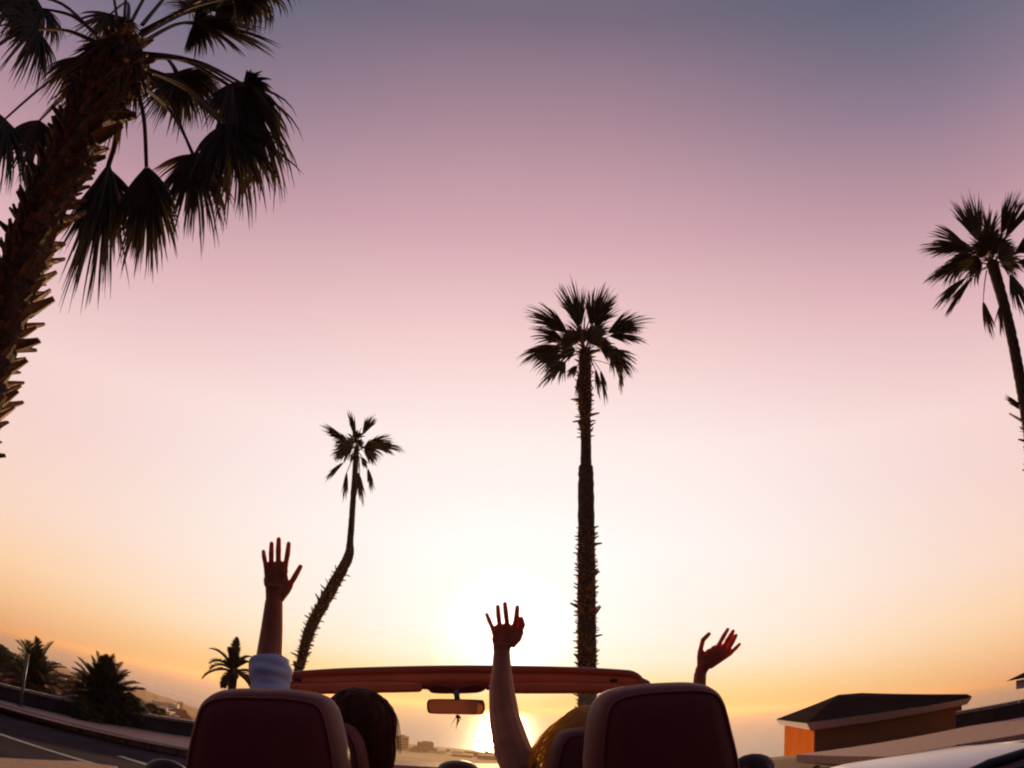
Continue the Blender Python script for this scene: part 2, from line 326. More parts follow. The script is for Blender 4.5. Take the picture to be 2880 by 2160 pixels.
# ------------------------------------------------------------------ road, paving, walls
def gz(x, y): return SLOPE*x
def sheet(name, poly, dz, m, thick=None):
    mb = MB(); top = lambda x, y: gz(x, y)+dz
    bot = (lambda x, y: gz(x, y)-(thick or .3))
    mb.prism([(p[0], p[1]) for p in poly], bot, top); return struct(obj(name, mb, m))
def ext(a, b, t): return a+(b-a)*t
K0, K1 = GP(0,1996), GP(505,2122); W0, W1 = GP(0,1985), GP(505,2085)
def build_near_ground():
    c0, c1 = ext(K0, K1, -1.2), ext(K0, K1, 1.5); w0, w1 = ext(W0, W1, -1.2), ext(W0, W1, 1.5)
    r0, r1, r2 = GP(2240,2140), GP(2720,2060), GP(2880,2034); q0, q1, q2 = GP(2500,2150), GP(2720,2112), GP(2880,2086)
    # the carriageway, one sheet to the kerbs on both sides
    sheet('road', [(-22,-14), (20,-14), (22, 8), tuple(ext(q1, q2, 2.2)[:2]), tuple(q1[:2]), tuple(q0[:2]), (4.6,13.6), (c1.x+1.2, 13.4), tuple(c1[:2]), tuple(c0[:2]), (-22,c0.y-2)], .004, ASPH)
    d = lambda v: (v.x, v.y)
    sheet('pavement', [d(c0), d(c1), d(w1), d(w0)], .13, PAVE)
    # kerb stones, one by one along the visible left kerb
    kb = None; n = 22
    for i in range(n):
        a, b = ext(c0, c1, i/n), ext(c0, c1, (i+1)/n-.004); t = (b-a).normalized(); nn = Vector((t.y, -t.x, 0))
        mb = MB(); mb.prism([d(a), d(b), d(b+nn*.13), d(a+nn*.13)], lambda x, y: gz(x, y)-.1, lambda x, y: gz(x, y)+.145)
        o = obj('kerb_stone', mb, CONC); o.parent = bpy.data.objects['pavement']
    # pavement on the right with its kerb
    sheet('pavement_right', [d(q0), d(q1), d(ext(q1, q2, 2.2)), d(ext(r1, r2, 2.2)), d(r1), d(r0)], .13, PAVE)
    # painted line on the left
    a, b = GP(-120,2020), GP(330,2165); nn = Vector(((b-a).normalized().y, -(b-a).normalized().x, 0))
    mb = MB(); mb.prism([d(a), d(b), d(b+nn*.14), d(a+nn*.14)], lambda x, y: gz(x, y)+.004, lambda x, y: gz(x, y)+.009); o = obj('road_line', mb, PAINTW); struct(o)
    a, b = GP(345,2128), GP(450,2160); mb = MB(); mb.prism([d(a), d(b), d(b+nn*.16), d(a+nn*.16)], lambda x, y: gz(x, y)+.004, lambda x, y: gz(x, y)+.009)
    struct(obj('road_mark', mb, PAINTW))
    # sandy verge in the near left corner
    vg = [GP(-200,2128), GP(60,2146), GP(220,2151), GP(330,2166), GP(200,2300), GP(-300,2300)]
    sheet('verge', [d(p) for p in vg], .05, SAND)
    # low wall beyond the left pavement, coping stones on top
    t = (w1-w0).normalized(); nn = Vector((-t.y, t.x, 0)); hW = .42
    tw = thing('low_wall', 'low dark wall with pale coping stones behind the left pavement', 'wall', (w0.x, w0.y, gz(w0.x, w0.y)))
    inv = MW(tw).inverted(); mb = MB(); a, b = w0+nn*.02, w1+nn*.02
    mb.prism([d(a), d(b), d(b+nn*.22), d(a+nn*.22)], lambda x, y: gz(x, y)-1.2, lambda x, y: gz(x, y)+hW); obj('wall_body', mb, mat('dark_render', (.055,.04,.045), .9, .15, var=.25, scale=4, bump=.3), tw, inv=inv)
    n = 26
    for i in range(n):
        a, b = ext(w0, w1, i/n)-nn*.02, ext(w0, w1, (i+1)/n-.003)-nn*.02
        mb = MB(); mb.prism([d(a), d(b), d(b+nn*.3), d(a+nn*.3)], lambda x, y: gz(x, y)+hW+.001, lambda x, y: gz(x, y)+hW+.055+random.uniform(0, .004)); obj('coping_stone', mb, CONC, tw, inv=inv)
    # dark garden wall on the right with pale top
    r1h, r2h = PH(2702,1998, 0) , None
    A, B = GP(2688,2056), ext(GP(2688,2056), GP(2880,2022), 2.6)
    t = (B-A).normalized(); nn = Vector((-t.y, t.x, 0))
    rw = thing('garden_wall', 'long dark garden wall with pale top right of the low building', 'wall', (A.x, A.y, gz(A.x, A.y)))
    inv = MW(rw).inverted(); va = ray(2702,2000); dd = math.hypot(A.x, A.y)/math.hypot(va.x, va.y); hw = (EYE+va*dd).z - gz(A.x, A.y)
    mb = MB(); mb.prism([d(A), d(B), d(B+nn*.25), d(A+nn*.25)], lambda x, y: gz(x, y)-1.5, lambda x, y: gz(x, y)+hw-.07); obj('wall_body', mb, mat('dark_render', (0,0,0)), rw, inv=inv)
    n = 14
    for i in range(n):
        a, b = ext(A, B, i/n)-nn*.03, ext(A, B, (i+1)/n-.003)-nn*.03
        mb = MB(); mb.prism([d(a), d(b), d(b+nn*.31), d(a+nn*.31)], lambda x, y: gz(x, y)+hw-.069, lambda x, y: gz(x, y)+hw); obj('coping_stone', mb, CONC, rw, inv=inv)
    # grey-green post on the left pavement
    b = GP(62,2008); b = ext(W0, W1, (62/505))*.5+ext(K0, K1, (62/505))*.5; v = ray(80,1842); dd = math.hypot(b.x, b.y)/math.hypot(v.x, v.y); top = (EYE+v*dd).z
    po = thing('street_post', 'grey green metal post standing on the left pavement before a bushy palm', 'post', (b.x, b.y, gz(b.x, b.y)+.13))
    hh = top-gz(b.x, b.y)-.13; G = mat('post_paint', (.12,.15,.14), .5, .4, var=.15, bump=.1)
    mb = MB(); mb.tube([(0,0,0),(.03,0,hh*.5),(.06,0,hh)], .033, 14); obj('shaft', mb, G, po, smooth=True)
    mb = MB(); mb.tube([(0,0,0),(0,0,.03)], .08, 14); obj('base_plate', mb, G, po); mb = MB(); mb.ball((.06,0,hh), .04, (1,1,.5)); obj('cap', mb, G, po, smooth=True)
build_near_ground()
#@@PALMS
def gravity_strip(mb, p, dirv, side, length, width, droop, n=6, mi=0, fold=.35, wob=0.0):
    """one leaf segment: a narrow folded strip that bends down under its weight"""
    k = len(mb.v); step = length/n; d = dirv.normalized(); p = p.copy()
    for i in range(n+1):
        t = i/n; w = width*(1-t)**.7*(.55+.45*min(1, t*4)) if t < 1 else width*.04
        up = side.cross(d); 
        if up.length < 1e-4: up = Vector((0,0,1))
        up.normalize()
        mb.v += [p-side*w*.5, p-up*w*fold*.5, p+side*w*.5]
        d = (d+Vector((random.uniform(-wob, wob), random.uniform(-wob, wob), -droop*(t**1.1)*(1.4/n)))).normalized()
        p = p+d*step
    for i in range(n):
        a = k+i*3; mb.f += [(a, a+1, a+4, a+3), (a+1, a+2, a+5, a+4)]; mb.m += [mi, mi]
def fan_frond(parent, inv, base, hinge, tip, spread=100, droop=1.0, nseg=34, pr=.02, width=.05, normal=None, dead=False, pbend=.12, clump=.0, lengths=None, wob=.03):
    """fan palm leaf: curved petiole from base to hinge, blade fanned about hinge->tip"""
    mb = MB(); base, hinge, tip = Vector(base), Vector(hinge), Vector(tip)
    mid = (base+hinge)/2+Vector((0,0,1))*(hinge-base).length*pbend
    pts = catmull([base, mid, hinge], 5); n = len(pts)
    mb.tube(pts, [pr*(1.25-.6*i/(n-1)) for i in range(n)], 6, 1, flat=.6)
    ax = (tip-hinge); Ln = ax.length; ax.normalize()
    if normal is None: normal = (EYE-hinge).normalized()+Vector((random.uniform(-.3,.3), random.uniform(-.3,.3), random.uniform(-.1,.4)))
    nrm = (normal-ax*normal.dot(ax)).normalized(); sd_ = nrm.cross(ax)
    for i in range(nseg):
        u = (i+.5)/nseg*2-1; th = math.radians(spread)*u + random.gauss(0, .03)
        if clump: th += clump*math.sin(u*9+spread)
        d = math.cos(th)*ax+math.sin(th)*sd_; d = (d+nrm*random.uniform(-.12,.12)+nrm*.18*abs(u)).normalized()
        s2 = (math.cos(th)*sd_-math.sin(th)*ax)
        # palmate part: a stiff fused inner portion, then free drooping tips
        l = Ln*(1-.42*abs(u)**1.6)*random.choice((random.uniform(.86,1.08), random.uniform(.6,1.0)))
        gravity_strip(mb, hinge+d*.01, d, s2, l, width*random.uniform(.75,1.1), droop*random.uniform(.7,1.35), 7, 0, .4, wob)
    o = obj('frond', mb, [DEADLEAF if dead else LEAF, PETI], parent, inv=inv); return o
def palm_trunk(parent, inv, pts, rad, name='trunk'):
    mb = MB(); pp = catmull(pts, 14); rr = lerp_list(rad, 14); n = 18; k = 0; prev = Vector((1,0,0))
    mb.tube(pp, rr, n)
    for i, p in enumerate(pp):          # rings and irregularity
        for j in range(n):
            v = mb.v[i*n+j]; o_ = v-p; q = noise.noise(Vector((j*.7, i*.9, rad[0]*50)))*.10+(.04 if i % 2 else -.02)
            mb.v[i*n+j] = p+o_*(1+q)
    return obj(name, mb, BARK, parent, smooth=True, inv=inv)
def along(pts, t):
    L_ = [(pts[i+1]-pts[i]).length for i in range(len(pts)-1)]; S = sum(L_)*t
    for i, l in enumerate(L_):
        if S <= l or i == len(L_)-1: u = S/l; return pts[i].lerp(pts[i+1], min(1, u)), (pts[i+1]-pts[i]).normalized(), i, u
        S -= l
def stub_mesh(L_=.2, w=.1):
    mb = MB(); pr = [(0,1.0,.5),(.35,.85,.42),(.75,.55,.3),(1,.42,.22)]
    for t, a, b in pr:
        c = Vector((0, 0, 0))+Vector((t*L_*.75, 0, t*L_*.72))
        for sx, sz in ((-1,-.4),(0,-.9),(1,-.4),(.7,.6),(-.7,.6)): mb.v.append(c+Vector((-sz*w*b*.5, sx*w*a*.5, sz*w*b*.3)))
    for i in range(3):
        for j in range(5): a = i*5+j; b = i*5+(j+1) % 5; mb.f.append((a, b, b+5, a+5)); mb.m.append(0)
    mb.f.append((15,16,17,18,19)); mb.m.append(0); return mb
def stubs_stuff(parent, inv, pts, rad, t0, t1, count, L_, w, name='leaf_stubs', spike=.06):
    mb = MB(); base = stub_mesh(L_, w)
    for k in range(count):
        t = t0+(t1-t0)*(k+.5)/count; p, d, i, u = along(pts, t); r = rad[min(i, len(rad)-1)]*(1-u)+rad[min(i+1, len(rad)-1)]*u
        a = k*2.39996+random.uniform(-.2,.2); Rz = Matrix.Rotation(a, 3, 'Z'); Q = Vector((0,0,1)).rotation_difference(d).to_matrix()
        s = random.uniform(.35,1.3)*(1.8 if random.random() < spike else 1)
        tl = Matrix.Rotation(random.uniform(-.1,.75), 3, 'Y')
        mb.add([p+Q @ (Rz @ (Vector((r*.86,0,0))+tl @ (v*s))) for v in base.v], base.f)
    for k in range(count):                # loose fibres and torn leaf edges standing off the trunk
        t = random.uniform(t0, t1); p, d, i, u = along(pts, t); r = rad[min(i, len(rad)-1)]*(1-u)+rad[min(i+1, len(rad)-1)]*u
        a = random.uniform(0, 6.283); e = Vector((math.cos(a), math.sin(a), 0)); q = p+e*r*.95; l = L_*random.uniform(.3,1.0); w_ = l*random.uniform(.12,.3)
        f = (e*random.uniform(.4,1)+Vector((random.uniform(-.5,.5), random.uniform(-.5,.5), random.uniform(-.6,.9)))).normalized(); s2 = f.cross(Vector((random.uniform(-1,1), random.uniform(-1,1), 1))).normalized()*w_
        mb.add([q-s2, q+s2, q+f*l*.6+s2*.6, q+f*l, q+f*l*.5-s2*.7], [(0,1,2,3,4)], 1)
    o = obj(name, mb, [STUB, FIBRE], parent, inv=inv); o['kind'] = 'stuff'; return o
def big_palm():
    hd = 6.0; top = PH(330,150,hd); b0 = PH(-190,1500,hd)
    bx, by = b0.x-.12, b0.y
    t = thing('fan_palm', 'huge near fan palm with ragged trunk filling the upper left corner', 'palm tree', (bx, by, gz(bx, by)), group='fan palms')
    inv = MW(t).inverted()
    pts = [Vector((bx, by, gz(bx, by)-.2)), b0, PH(-98,1230,hd), PH(10,900,hd), PH(128,570,hd), PH(245,330,hd), PH(325,180,hd), PH(345,110,hd)]
    rad = [.36,.27,.25,.24,.25,.27,.28,.16]
    tr = palm_trunk(t, inv, pts, [r*.86 for r in rad])
    base = stub_mesh(.17,.125); proto = obj('leaf_stub', base, STUB, tr)
    pp = catmull(pts, 10); rr = lerp_list(rad, 10)
    N_ = 300
    for k in range(N_):
        tt = .30+.60*(k+.5)/N_; p, d, i, u = along(pp, tt); r = rr[min(i, len(rr)-1)]
        a = k*2.39996+random.uniform(-.12,.12)
        Q = Vector((0,0,1)).rotation_difference(d).to_matrix(); Rz = Matrix.Rotation(a, 3, 'Z'); tl = Matrix.Rotation(random.uniform(-.15,.5), 3, 'Y')
        s = random.uniform(.6,1.15)
        if random.random() < .1: s *= 1.5
        o = proto if k == 0 else proto.copy()
        if k: COL.objects.link(o)
        o.parent = tr; M = Matrix.Translation(p+Q @ (Rz @ Vector((r*.80,0,0)))) @ (Q @ Rz @ tl).to_4x4() @ Matrix.Diagonal((s, s*random.uniform(.8,1.2), s*random.uniform(.8,1.3), 1))
        o.matrix_local = inv @ M
    stubs_stuff(tr, inv, pp, rr, .0, .30, 150, .2, .12); stubs_stuff(tr, inv, pp, rr, .86, 1, 110, .14, .1, 'leaf_fibre', 0)
    # dry leaf skirt just under the crown
    C = PH(385,130,hd)
    for k in range(26):
        a = k*2.4; st = pp[int(len(pp)*random.uniform(.80,.93))]+Vector((math.cos(a), math.sin(a), 0))*.22
        ti = st+Vector((math.cos(a)*.22, math.sin(a)*.22, -random.uniform(.45,.8)))
        fan_frond(t, inv, st+Vector((0,0,.1)), st, ti, 22, .4, 12, .02, .05, dead=True)
    # fronds: (petiole start px, hinge px, blade tip px, hinge dist, tip dist, spread, droop, n, dead)
    F = [((400,150),(655,232),(880,500), 5.6,5.3, 26,1.5,40,0), ((405,160),(690,240),(770,250),5.4,5.4,95,2.6,40,0),
         ((400,190),(630,345),(740,600), 5.9,5.6, 46,1.9,44,0), ((400,190),(640,350),(830,540),5.6,5.3,25,.9,24,0),
         ((395,175),(505,212),(520,380), 7.2,7.0, 80,1.5,44,0), ((395,180),(540,432),(575,700), 6.3,6.2, 40,1.2,48,0),
         ((385,245),(410,472),(412,775), 6.2,6.2, 32,.6,50,0), ((392,235),(545,435),(560,600),6.9,6.8,80,1.2,36,1),
         ((345,330),(308,465),(225,870), 6.6,6.2, 16,.35,44,0), ((350,300),(300,470),(330,720),6.9,6.8,34,1.1,44,1),
         ((400,120),(555,62),(800,128), 6.4,6.0, 20,.7,26,0), ((400,120),(545,68),(650,110), 6.6,6.4, 85,2.6,46,0),
         ((395,90),(660,-10),(830,-60), 5.3,4.9, 88,3.0,56,0), ((395,95),(560,40),(600,-50),7.0,7.2,70,2.5,40,0),
         ((270,95),(120,25),(10,60), 6.4,6.0, 90,2.2,60,0), ((260,115),(105,82),(0,160), 6.0,5.6, 85,2.4,60,0), ((270,100),(60,-20),(-60,60),6.8,6.6,90,2.4,60,0),
         ((240,180),(14,335),(-40,520), 5.6,5.2, 60,1.2,40,0), ((250,250),(110,340),(60,520), 7.6,7.7, 60,1.5,44,0),
         ((330,60),(275,-80),(240,-300), 6.5,6.8, 60,1.2,36,0), ((350,50),(335,-110),(340,-330), 6.4,6.4, 60,1.2,36,0), ((370,60),(450,-90),(520,-300), 6.3,6.0, 60,1.4,36,0),
         ((300,200),(215,160),(160,300), 7.5,7.4, 55,1.6,40,1), ((360,60),(310,40),(300,200),8.2,8.2,80,1.2,40,0),
         ((400,70),(520,-40),(640,-120),8.2,8.6,80,2.2,40,0)]
    F += [((398,100),(690,-45),(905,10),5.6,5.2,75,3.2,50,0), ((398,100),(610,30),(720,60),6.6,6.3,60,3.0,44,0), ((402,150),(640,240),(700,380),6.3,6.1,60,2.6,40,0), ((402,150),(500,215),(640,330),7.0,6.9,55,2.0,40,0)]
    F += [(s, (h[0]+random.uniform(-14,14), h[1]+random.uniform(-10,10)), (e[0]+random.uniform(-30,30), e[1]+random.uniform(-50,20)), dh+random.uniform(.2,.5), de+random.uniform(.2,.5), sp*1.15, dr*1.7, n, dead) for (s, h, e, dh, de, sp, dr, n, dead) in F[:10:2] if h[1] > 180]
    for (s, h, e, dh, de, sp, dr, n, dead) in F:
        bs = P(*s, C.length if False else (P(*s,1)-EYE).length*(PH(*s, hd)-EYE).length)
        sc_ = (PH(*h, 1)-EYE).length
        fan_frond(t, inv, bs, PH(*h, dh), PH(*e, de), sp, dr*.9, int(n*1.6), .024, .055, dead=bool(dead), pbend=.10)
big_palm()
def mid_palm(label, hd, trunk_px, rad, fronds, stubs, seed, scale=1.0, L_=.22, fill=7):
    random.seed(seed); p0 = PH(*trunk_px[0], hd); zb = ground(p0.x, p0.y)
    t = thing('fan_palm', label, 'palm tree', (p0.x, p0.y, zb), group='fan palms'); inv = MW(t).inverted()
    pts = [Vector((p0.x, p0.y, zb-.2))]+[PH(*q, hd) for q in trunk_px]
    rad = [rad[0]*1.15]+list(rad)
    palm_trunk(t, inv, pts, rad)
    pp = catmull(pts, 10); rr = lerp_list(rad, 10)
    for (t0, t1, n, l, w) in stubs: stubs_stuff(t, inv, pp, rr, t0, t1, n, l, w)
    cx_, cy_ = fronds[0][0]; ff = list(fronds); R0 = max(math.hypot(f[2][0]-cx_, f[2][1]-cy_) for f in fronds if not f[7] and f[2][0] < 2885)
    for k in range(fill):
        a = math.radians(random.uniform(-35, 215)); q = random.uniform(.55,.88)*R0; hx = random.uniform(.3,.5)
        ff.append(((cx_, cy_), (cx_+math.cos(a)*q*hx, cy_-math.sin(a)*q*hx-4), (cx_+math.cos(a)*q, cy_-math.sin(a)*q*.9+random.uniform(0, 20)), random.choice((-1,1))*random.uniform(.5,1.3)*hd/26, random.uniform(16,40), random.uniform(.8,1.6), 26, 0))
    for k in range(fill+8):
        a = math.radians(random.uniform(-15, 195)); q = random.uniform(.34,.66)*R0; hx = random.uniform(.2,.4)
        ff.append(((cx_, cy_), (cx_+math.cos(a)*q*hx, cy_-math.sin(a)*q*hx), (cx_+math.cos(a)*q, cy_-math.sin(a)*q*.9+random.uniform(0, 14)), random.choice((-1,1))*random.uniform(.8,1.6)*hd/26, random.uniform(45,85), random.uniform(.8,1.9), 26, 0))
    for f in ff:
        s, h, e, off, sp, dr, n, dead = f
        if not dead and f in fronds: h = (h[0]*.80+s[0]*.20, h[1]*.80+s[1]*.20); n = int(n*1.15); sp *= .72; e = (e[0]+(e[0]-s[0])*.05, e[1]+(e[1]-s[1])*.05)
        fan_frond(t, inv, PH(*s, hd), PH(*h, hd+off), PH(*e, hd+off*1.3), sp, dr, n, .026*scale, .10*scale, dead=bool(dead), pbend=.06)
    return t
# centre palm: (petiole start),(hinge),(tip),depth offset,spread,droop,segments,dry
CF = [((1645,985),(1632,895),(1605,795),0,34,.6,34,0), ((1645,985),(1625,905),(1580,810),.6,22,.5,16,0), ((1648,985),(1665,895),(1700,808),-.6,46,.5,44,0), ((1648,980),(1680,900),(1725,830),.5,40,.5,34,0),
      ((1642,985),(1585,925),(1490,850),-.4,30,.9,34,0), ((1642,990),(1570,950),(1495,925),.8,34,.9,28,0), ((1655,980),(1725,925),(1820,885),.2,38,.8,44,0), ((1655,985),(1730,935),(1820,945),-.6,26,.8,26,0),
      ((1640,985),(1560,972),(1455,1000),0,28,.9,40,0), ((1640,990),(1570,1000),(1490,1035),-.8,34,1.2,36,0), ((1640,990),(1572,1025),(1510,1090),.6,12,.5,18,0),
      ((1658,985),(1722,990),(1800,1035),.4,48,1.3,44,0), ((1658,990),(1735,1000),(1770,1060),-.8,50,1.3,34,0), ((1655,1000),(1675,1040),(1690,1130),.3,10,.2,14,1), ((1655,1000),(1690,1045),(1708,1142),-.3,9,.2,14,1),
      ((1640,1010),(1622,1030),(1590,1065),.6,34,.9,24,1), ((1640,1000),(1632,1045),(1625,1130),-.3,12,.2,14,1), ((1650,1000),(1655,1050),(1650,1135),.3,16,.2,20,1), ((1650,985),(1610,925),(1580,960),1.0,60,1.5,26,0),
      ((1650,985),(1690,940),(1720,990),1.2,60,1.5,26,0), ((1655,1010),(1745,1040),(1752,1130),.5,10,.3,5,1)]
mid_palm('tall straight fan palm rising behind the windscreen near the sun', 26, [(1656,2010),(1652,1960),(1650,1700),(1648,1345),(1648,1312),(1648,1240),(1646,1165),(1645,1140),(1645,985)], [.33,.32,.31,.275,.20,.185,.19,.25,.22],
         CF, [(.0,.60,760,.16,.13),(.80,1,120,.2,.12)], 11, fill=3)
LF = [((1004,1262),(997,1215),(985,1160),0,18,.4,22,0), ((1006,1262),(1025,1210),(1052,1170),.5,28,.5,30,0), ((1000,1265),(965,1235),(908,1190),-.5,20,.7,26,0), ((1008,1268),(1050,1250),(1135,1255),.3,22,.9,30,0),
      ((1008,1268),(1045,1245),(1100,1225),-.6,30,.8,24,0), ((1002,1270),(985,1270),(935,1280),.5,24,1.1,22,0), ((1000,1272),(955,1310),(912,1352),-.3,11,.3,16,0), ((1000,1275),(975,1330),(968,1412),.3,8,.15,14,1),
      ((1012,1285),(1035,1320),(1048,1388),-.3,12,.15,20,1), ((1010,1290),(1012,1340),(1026,1430),.2,7,.1,12,1), ((1010,1285),(1008,1330),(1012,1408),-.4,14,.1,20,1), ((1010,1275),(1020,1290),(1035,1318),.5,36,1.0,18,0),
      ((1002,1270),(990,1275),(985,1300),.2,20,.8,12,0)]
mid_palm('slender kinked fan palm leaning right behind the raised left hand', 43, [(838,1900),(845,1870),(872,1770),(930,1660),(978,1570),(985,1520),(992,1420),(1003,1262)], [.25,.25,.31,.34,.29,.19,.17,.16],
         LF, [(.12,.60,420,.22,.16),(.60,.66,24,.3,.16)], 23, 1.5, fill=2)
RF = [((2788,735),(2738,660),(2690,560),0,26,.5,36,0), ((2790,735),(2748,650),(2735,550),.6,26,.4,30,0), ((2785,738),(2700,690),(2592,685),-.5,22,.8,32,0), ((2788,738),(2700,680),(2620,640),.6,26,.6,26,0),
      ((2780,742),(2690,740),(2582,792),0,14,.8,26,0), ((2780,745),(2690,740),(2640,790),.6,40,1.5,24,0), ((2780,750),(2700,790),(2618,865),-.5,12,.5,26,0), ((2785,750),(2720,790),(2650,885),.5,10,.5,22,0),
      ((2775,760),(2765,850),(2795,955),.3,14,.2,30,1), ((2790,760),(2812,860),(2818,960),-.2,7,.1,14,1), ((2800,735),(2820,640),(2850,540),.2,24,.4,32,0), ((2802,735),(2835,650),(2885,560),-.5,24,.4,30,0),
      ((2805,738),(2880,735),(2960,760),.2,40,1.2,30,0), ((2805,742),(2850,780),(2890,900),-.5,28,.5,36,0), ((2795,738),(2780,650),(2785,590),.8,40,.6,30,0), ((2805,745),(2870,700),(2960,650),.4,40,.7,30,0), ((2886,1170),(2868,1140),(2827,1114),0,12,.3,22,1), ((2886,1180),(2872,1150),(2836,1124),.1,10,.3,22,1)]
mid_palm('fan palm leaning left at the right edge with a hanging dry frond', 22, [(3010,1700),(2925,1350),(2895,1200),(2870,1070),(2835,900),(2790,740)], [.26,.26,.22,.19,.18,.22],
         RF, [(.0,.60,200,.2,.14),(.60,.62,3,.45,.2)], 31, .9)
def feather_palm(label, px, py, hd, R_, nf, seed, trunk=True, up=.9, r0=.2, group=None, sz=1.0):
    """feather leafed palm: arching rachis with two rows of leaflets"""
    random.seed(seed); c = PH(px, py, hd); zb = min(ground(c.x, c.y), c.z-.3)
    t = thing('feather_palm', label, 'palm tree', (c.x, c.y, zb), group=group); inv = MW(t).inverted()
    mb = MB(); mb.tube([(c.x, c.y, zb-.2), (c.x, c.y, (zb+c.z)/2), (c.x, c.y, c.z)], [r0*1.1, r0, r0*1.2], 12); obj('trunk', mb, BARK, t, smooth=True, inv=inv)
    for k in range(nf):
        a = k*2.39996; e = math.radians(88-(118 if nf < 90 else 96)*(k/nf)**.9+random.uniform(-8,8)); d = Vector((math.cos(a)*math.cos(e), math.sin(a)*math.cos(e), math.sin(e)))
        mb = MB(); L_ = R_*random.uniform(.85,1.1); n = 11; p = c.copy(); pts = [p.copy()]; ds = [d.copy()]
        for i in range(n):
            d = (d+Vector((0,0,-1.25*up/n*(.4+i/n)))).normalized(); p = p+d*L_/n; pts.append(p.copy()); ds.append(d.copy())
        mb.tube(pts, [.022*sz*(1-.8*i/n) for i in range(n+1)], 5, 1)
        for i in range(2*n):
            t_ = (i+2)/(2*n+1); j = min(n, int(t_*n)); q = pts[j].lerp(pts[min(n, j+1)], t_*n-j); dd = ds[j]; s = dd.cross(Vector((0,0,1)))
            if s.length < .05: s = Vector((1,0,0))
            s.normalize(); u = s.cross(dd)
            for sg in (-1, 1):
                ld = (s*sg*.8+dd*.75+u*.35+Vector((0,0,random.uniform(-.2,.1)))).normalized(); ll = L_*.26*math.sin(math.pi*min(1, .18+t_*.8))**.6
                gravity_strip(mb, q, ld, dd, ll, .075*sz, .5, 3, 0, .3)
        obj('frond', mb, [LEAF, PETI], t, inv=inv)
    return t
feather_palm('small feather palm between raised left arm and sea, left of windscreen', 657,1888, 24, 1.02, 17, 5, r0=.12, up=1.15, sz=1.5)
feather_palm('spreading feather palm behind the street post at far left', 95,1935, 30, 1.85, 62, 6, r0=.3, up=1.3, sz=1.6)
feather_palm('dense bushy feather palm behind the low wall left of headrest', 288,1972, 16.8, .98, 100, 8, r0=.2, up=.7, sz=.8)
#@@BUSH
def foliage(mb, c, r, n, s, mi=0):
    c = Vector(c)
    for _ in range(n):
        d = Vector((random.gauss(0,1), random.gauss(0,1), random.gauss(0,1))).normalized(); q = random.uniform(.45,1)**.5
        p = c+Vector((d.x*r[0], d.y*r[1], d.z*r[2]))*q*(1+.25*noise.noise(d*2.2+c)); a = random.uniform(0, 6.28)
        u = Vector((math.cos(a), math.sin(a), random.uniform(-.6,.6))).normalized(); v = u.cross(Vector((random.uniform(-1,1), random.uniform(-1,1), random.uniform(-1,1)))).normalized()
        l = s*random.uniform(.6,1.3); mb.add([p-u*l, p+v*l*.38, p+u*l, p-v*l*.38], [(0,1,2,3)], mi)
BUSH = mat('bush_leaf', (.045,.055,.025), .6, .3, col2=(.10,.095,.035), scale=2.5, trans=.2)
WOOD = mat('stem_wood', (.09,.06,.04), .9, .2, bump=.3)
def bush(label, blobs, hd, n, s, seed, cat='bush', name='bush'):
    random.seed(seed); c0 = PH(*blobs[0][:2], hd); zb = ground(c0.x, c0.y)
    t = thing(name, label, cat, (c0.x, c0.y, zb)); inv = MW(t).inverted(); mb = MB(); st = MB()
    for (px, py, rp, *o) in blobs:
        c = PH(px, py, hd+(o[0] if o else 0)); r = rp/FPX*hd*1.02; foliage(mb, c, (r, r, r*.85), n, s); st.tube([(c0.x, c0.y, zb-.1), (c0.x+(c.x-c0.x)*.3, c0.y+(c.y-c0.y)*.3, (zb+c.z)/2), c], [.05*hd/20,.03*hd/20,.01], 6)
    obj('crown', mb, BUSH, t, inv=inv); obj('trunk', st, WOOD, t, inv=inv); return t
bush('sloping dark shrub right of the bushy feather palm', [(350,1985,46),(378,2012,42),(330,2020,50),(405,2034,32),(310,1970,40),(432,2046,24),(270,2020,50),(240,2010,40)], 16.5, 1500, .085, 40)
bush('low scrub under the feather palm along the low wall', [(235,2005,34),(260,2030,36),(225,2030,22)], 16, 1200, .08, 41)
bush('round tree top at the extreme left edge above the houses', [(-10,1850,44),(18,1872,40),(-30,1890,50)], 70, 900, .34, 42, 'tree', 'round_tree')
bush('long dark hedge climbing the slope at the left edge', [(50,1880,34),(20,1900,34),(-10,1915,40),(80,1900,20)], 90, 800, .4, 43)
bush('dark garden tree among the far left houses', [(20,1960,30),(0,1945,26),(45,1965,20)], 48, 800, .2, 44, 'tree', 'round_tree')
bush('loose shrub between the two left palms', [(190,1950,20),(205,1965,18),(215,1935,16)], 60, 500, .2, 45)
bush('yellowish shrub at the foot of the slope by left headrest', [(440,2025,28),(470,2040,24),(415,2035,24)], 42, 700, .14, 46)
bush('dark shrub nearest the left headrest', [(500,2045,24),(520,2060,22)], 36, 700, .12, 47)
bush('grey shrub below the red slope', [(425,1995,20),(450,2005,16)], 70, 500, .2, 48)
def scrub():
    random.seed(50); mb = MB()
    for _ in range(900):
        a = math.radians(random.uniform(-42, 26)); d = 30*math.exp(random.uniform(0, 2.2)); x, y = d*math.sin(a), d*math.cos(a); z = ground(x, y)
        if z < SEA+2: continue
        r = random.uniform(.5,1.3)*(1+d/90); foliage(mb, (x, y, z+r*.3), (r, r, r*.6), 26, r*.34)
    o = obj('hillside_scrub', mb, BUSH); o['kind'] = 'stuff'
scrub()
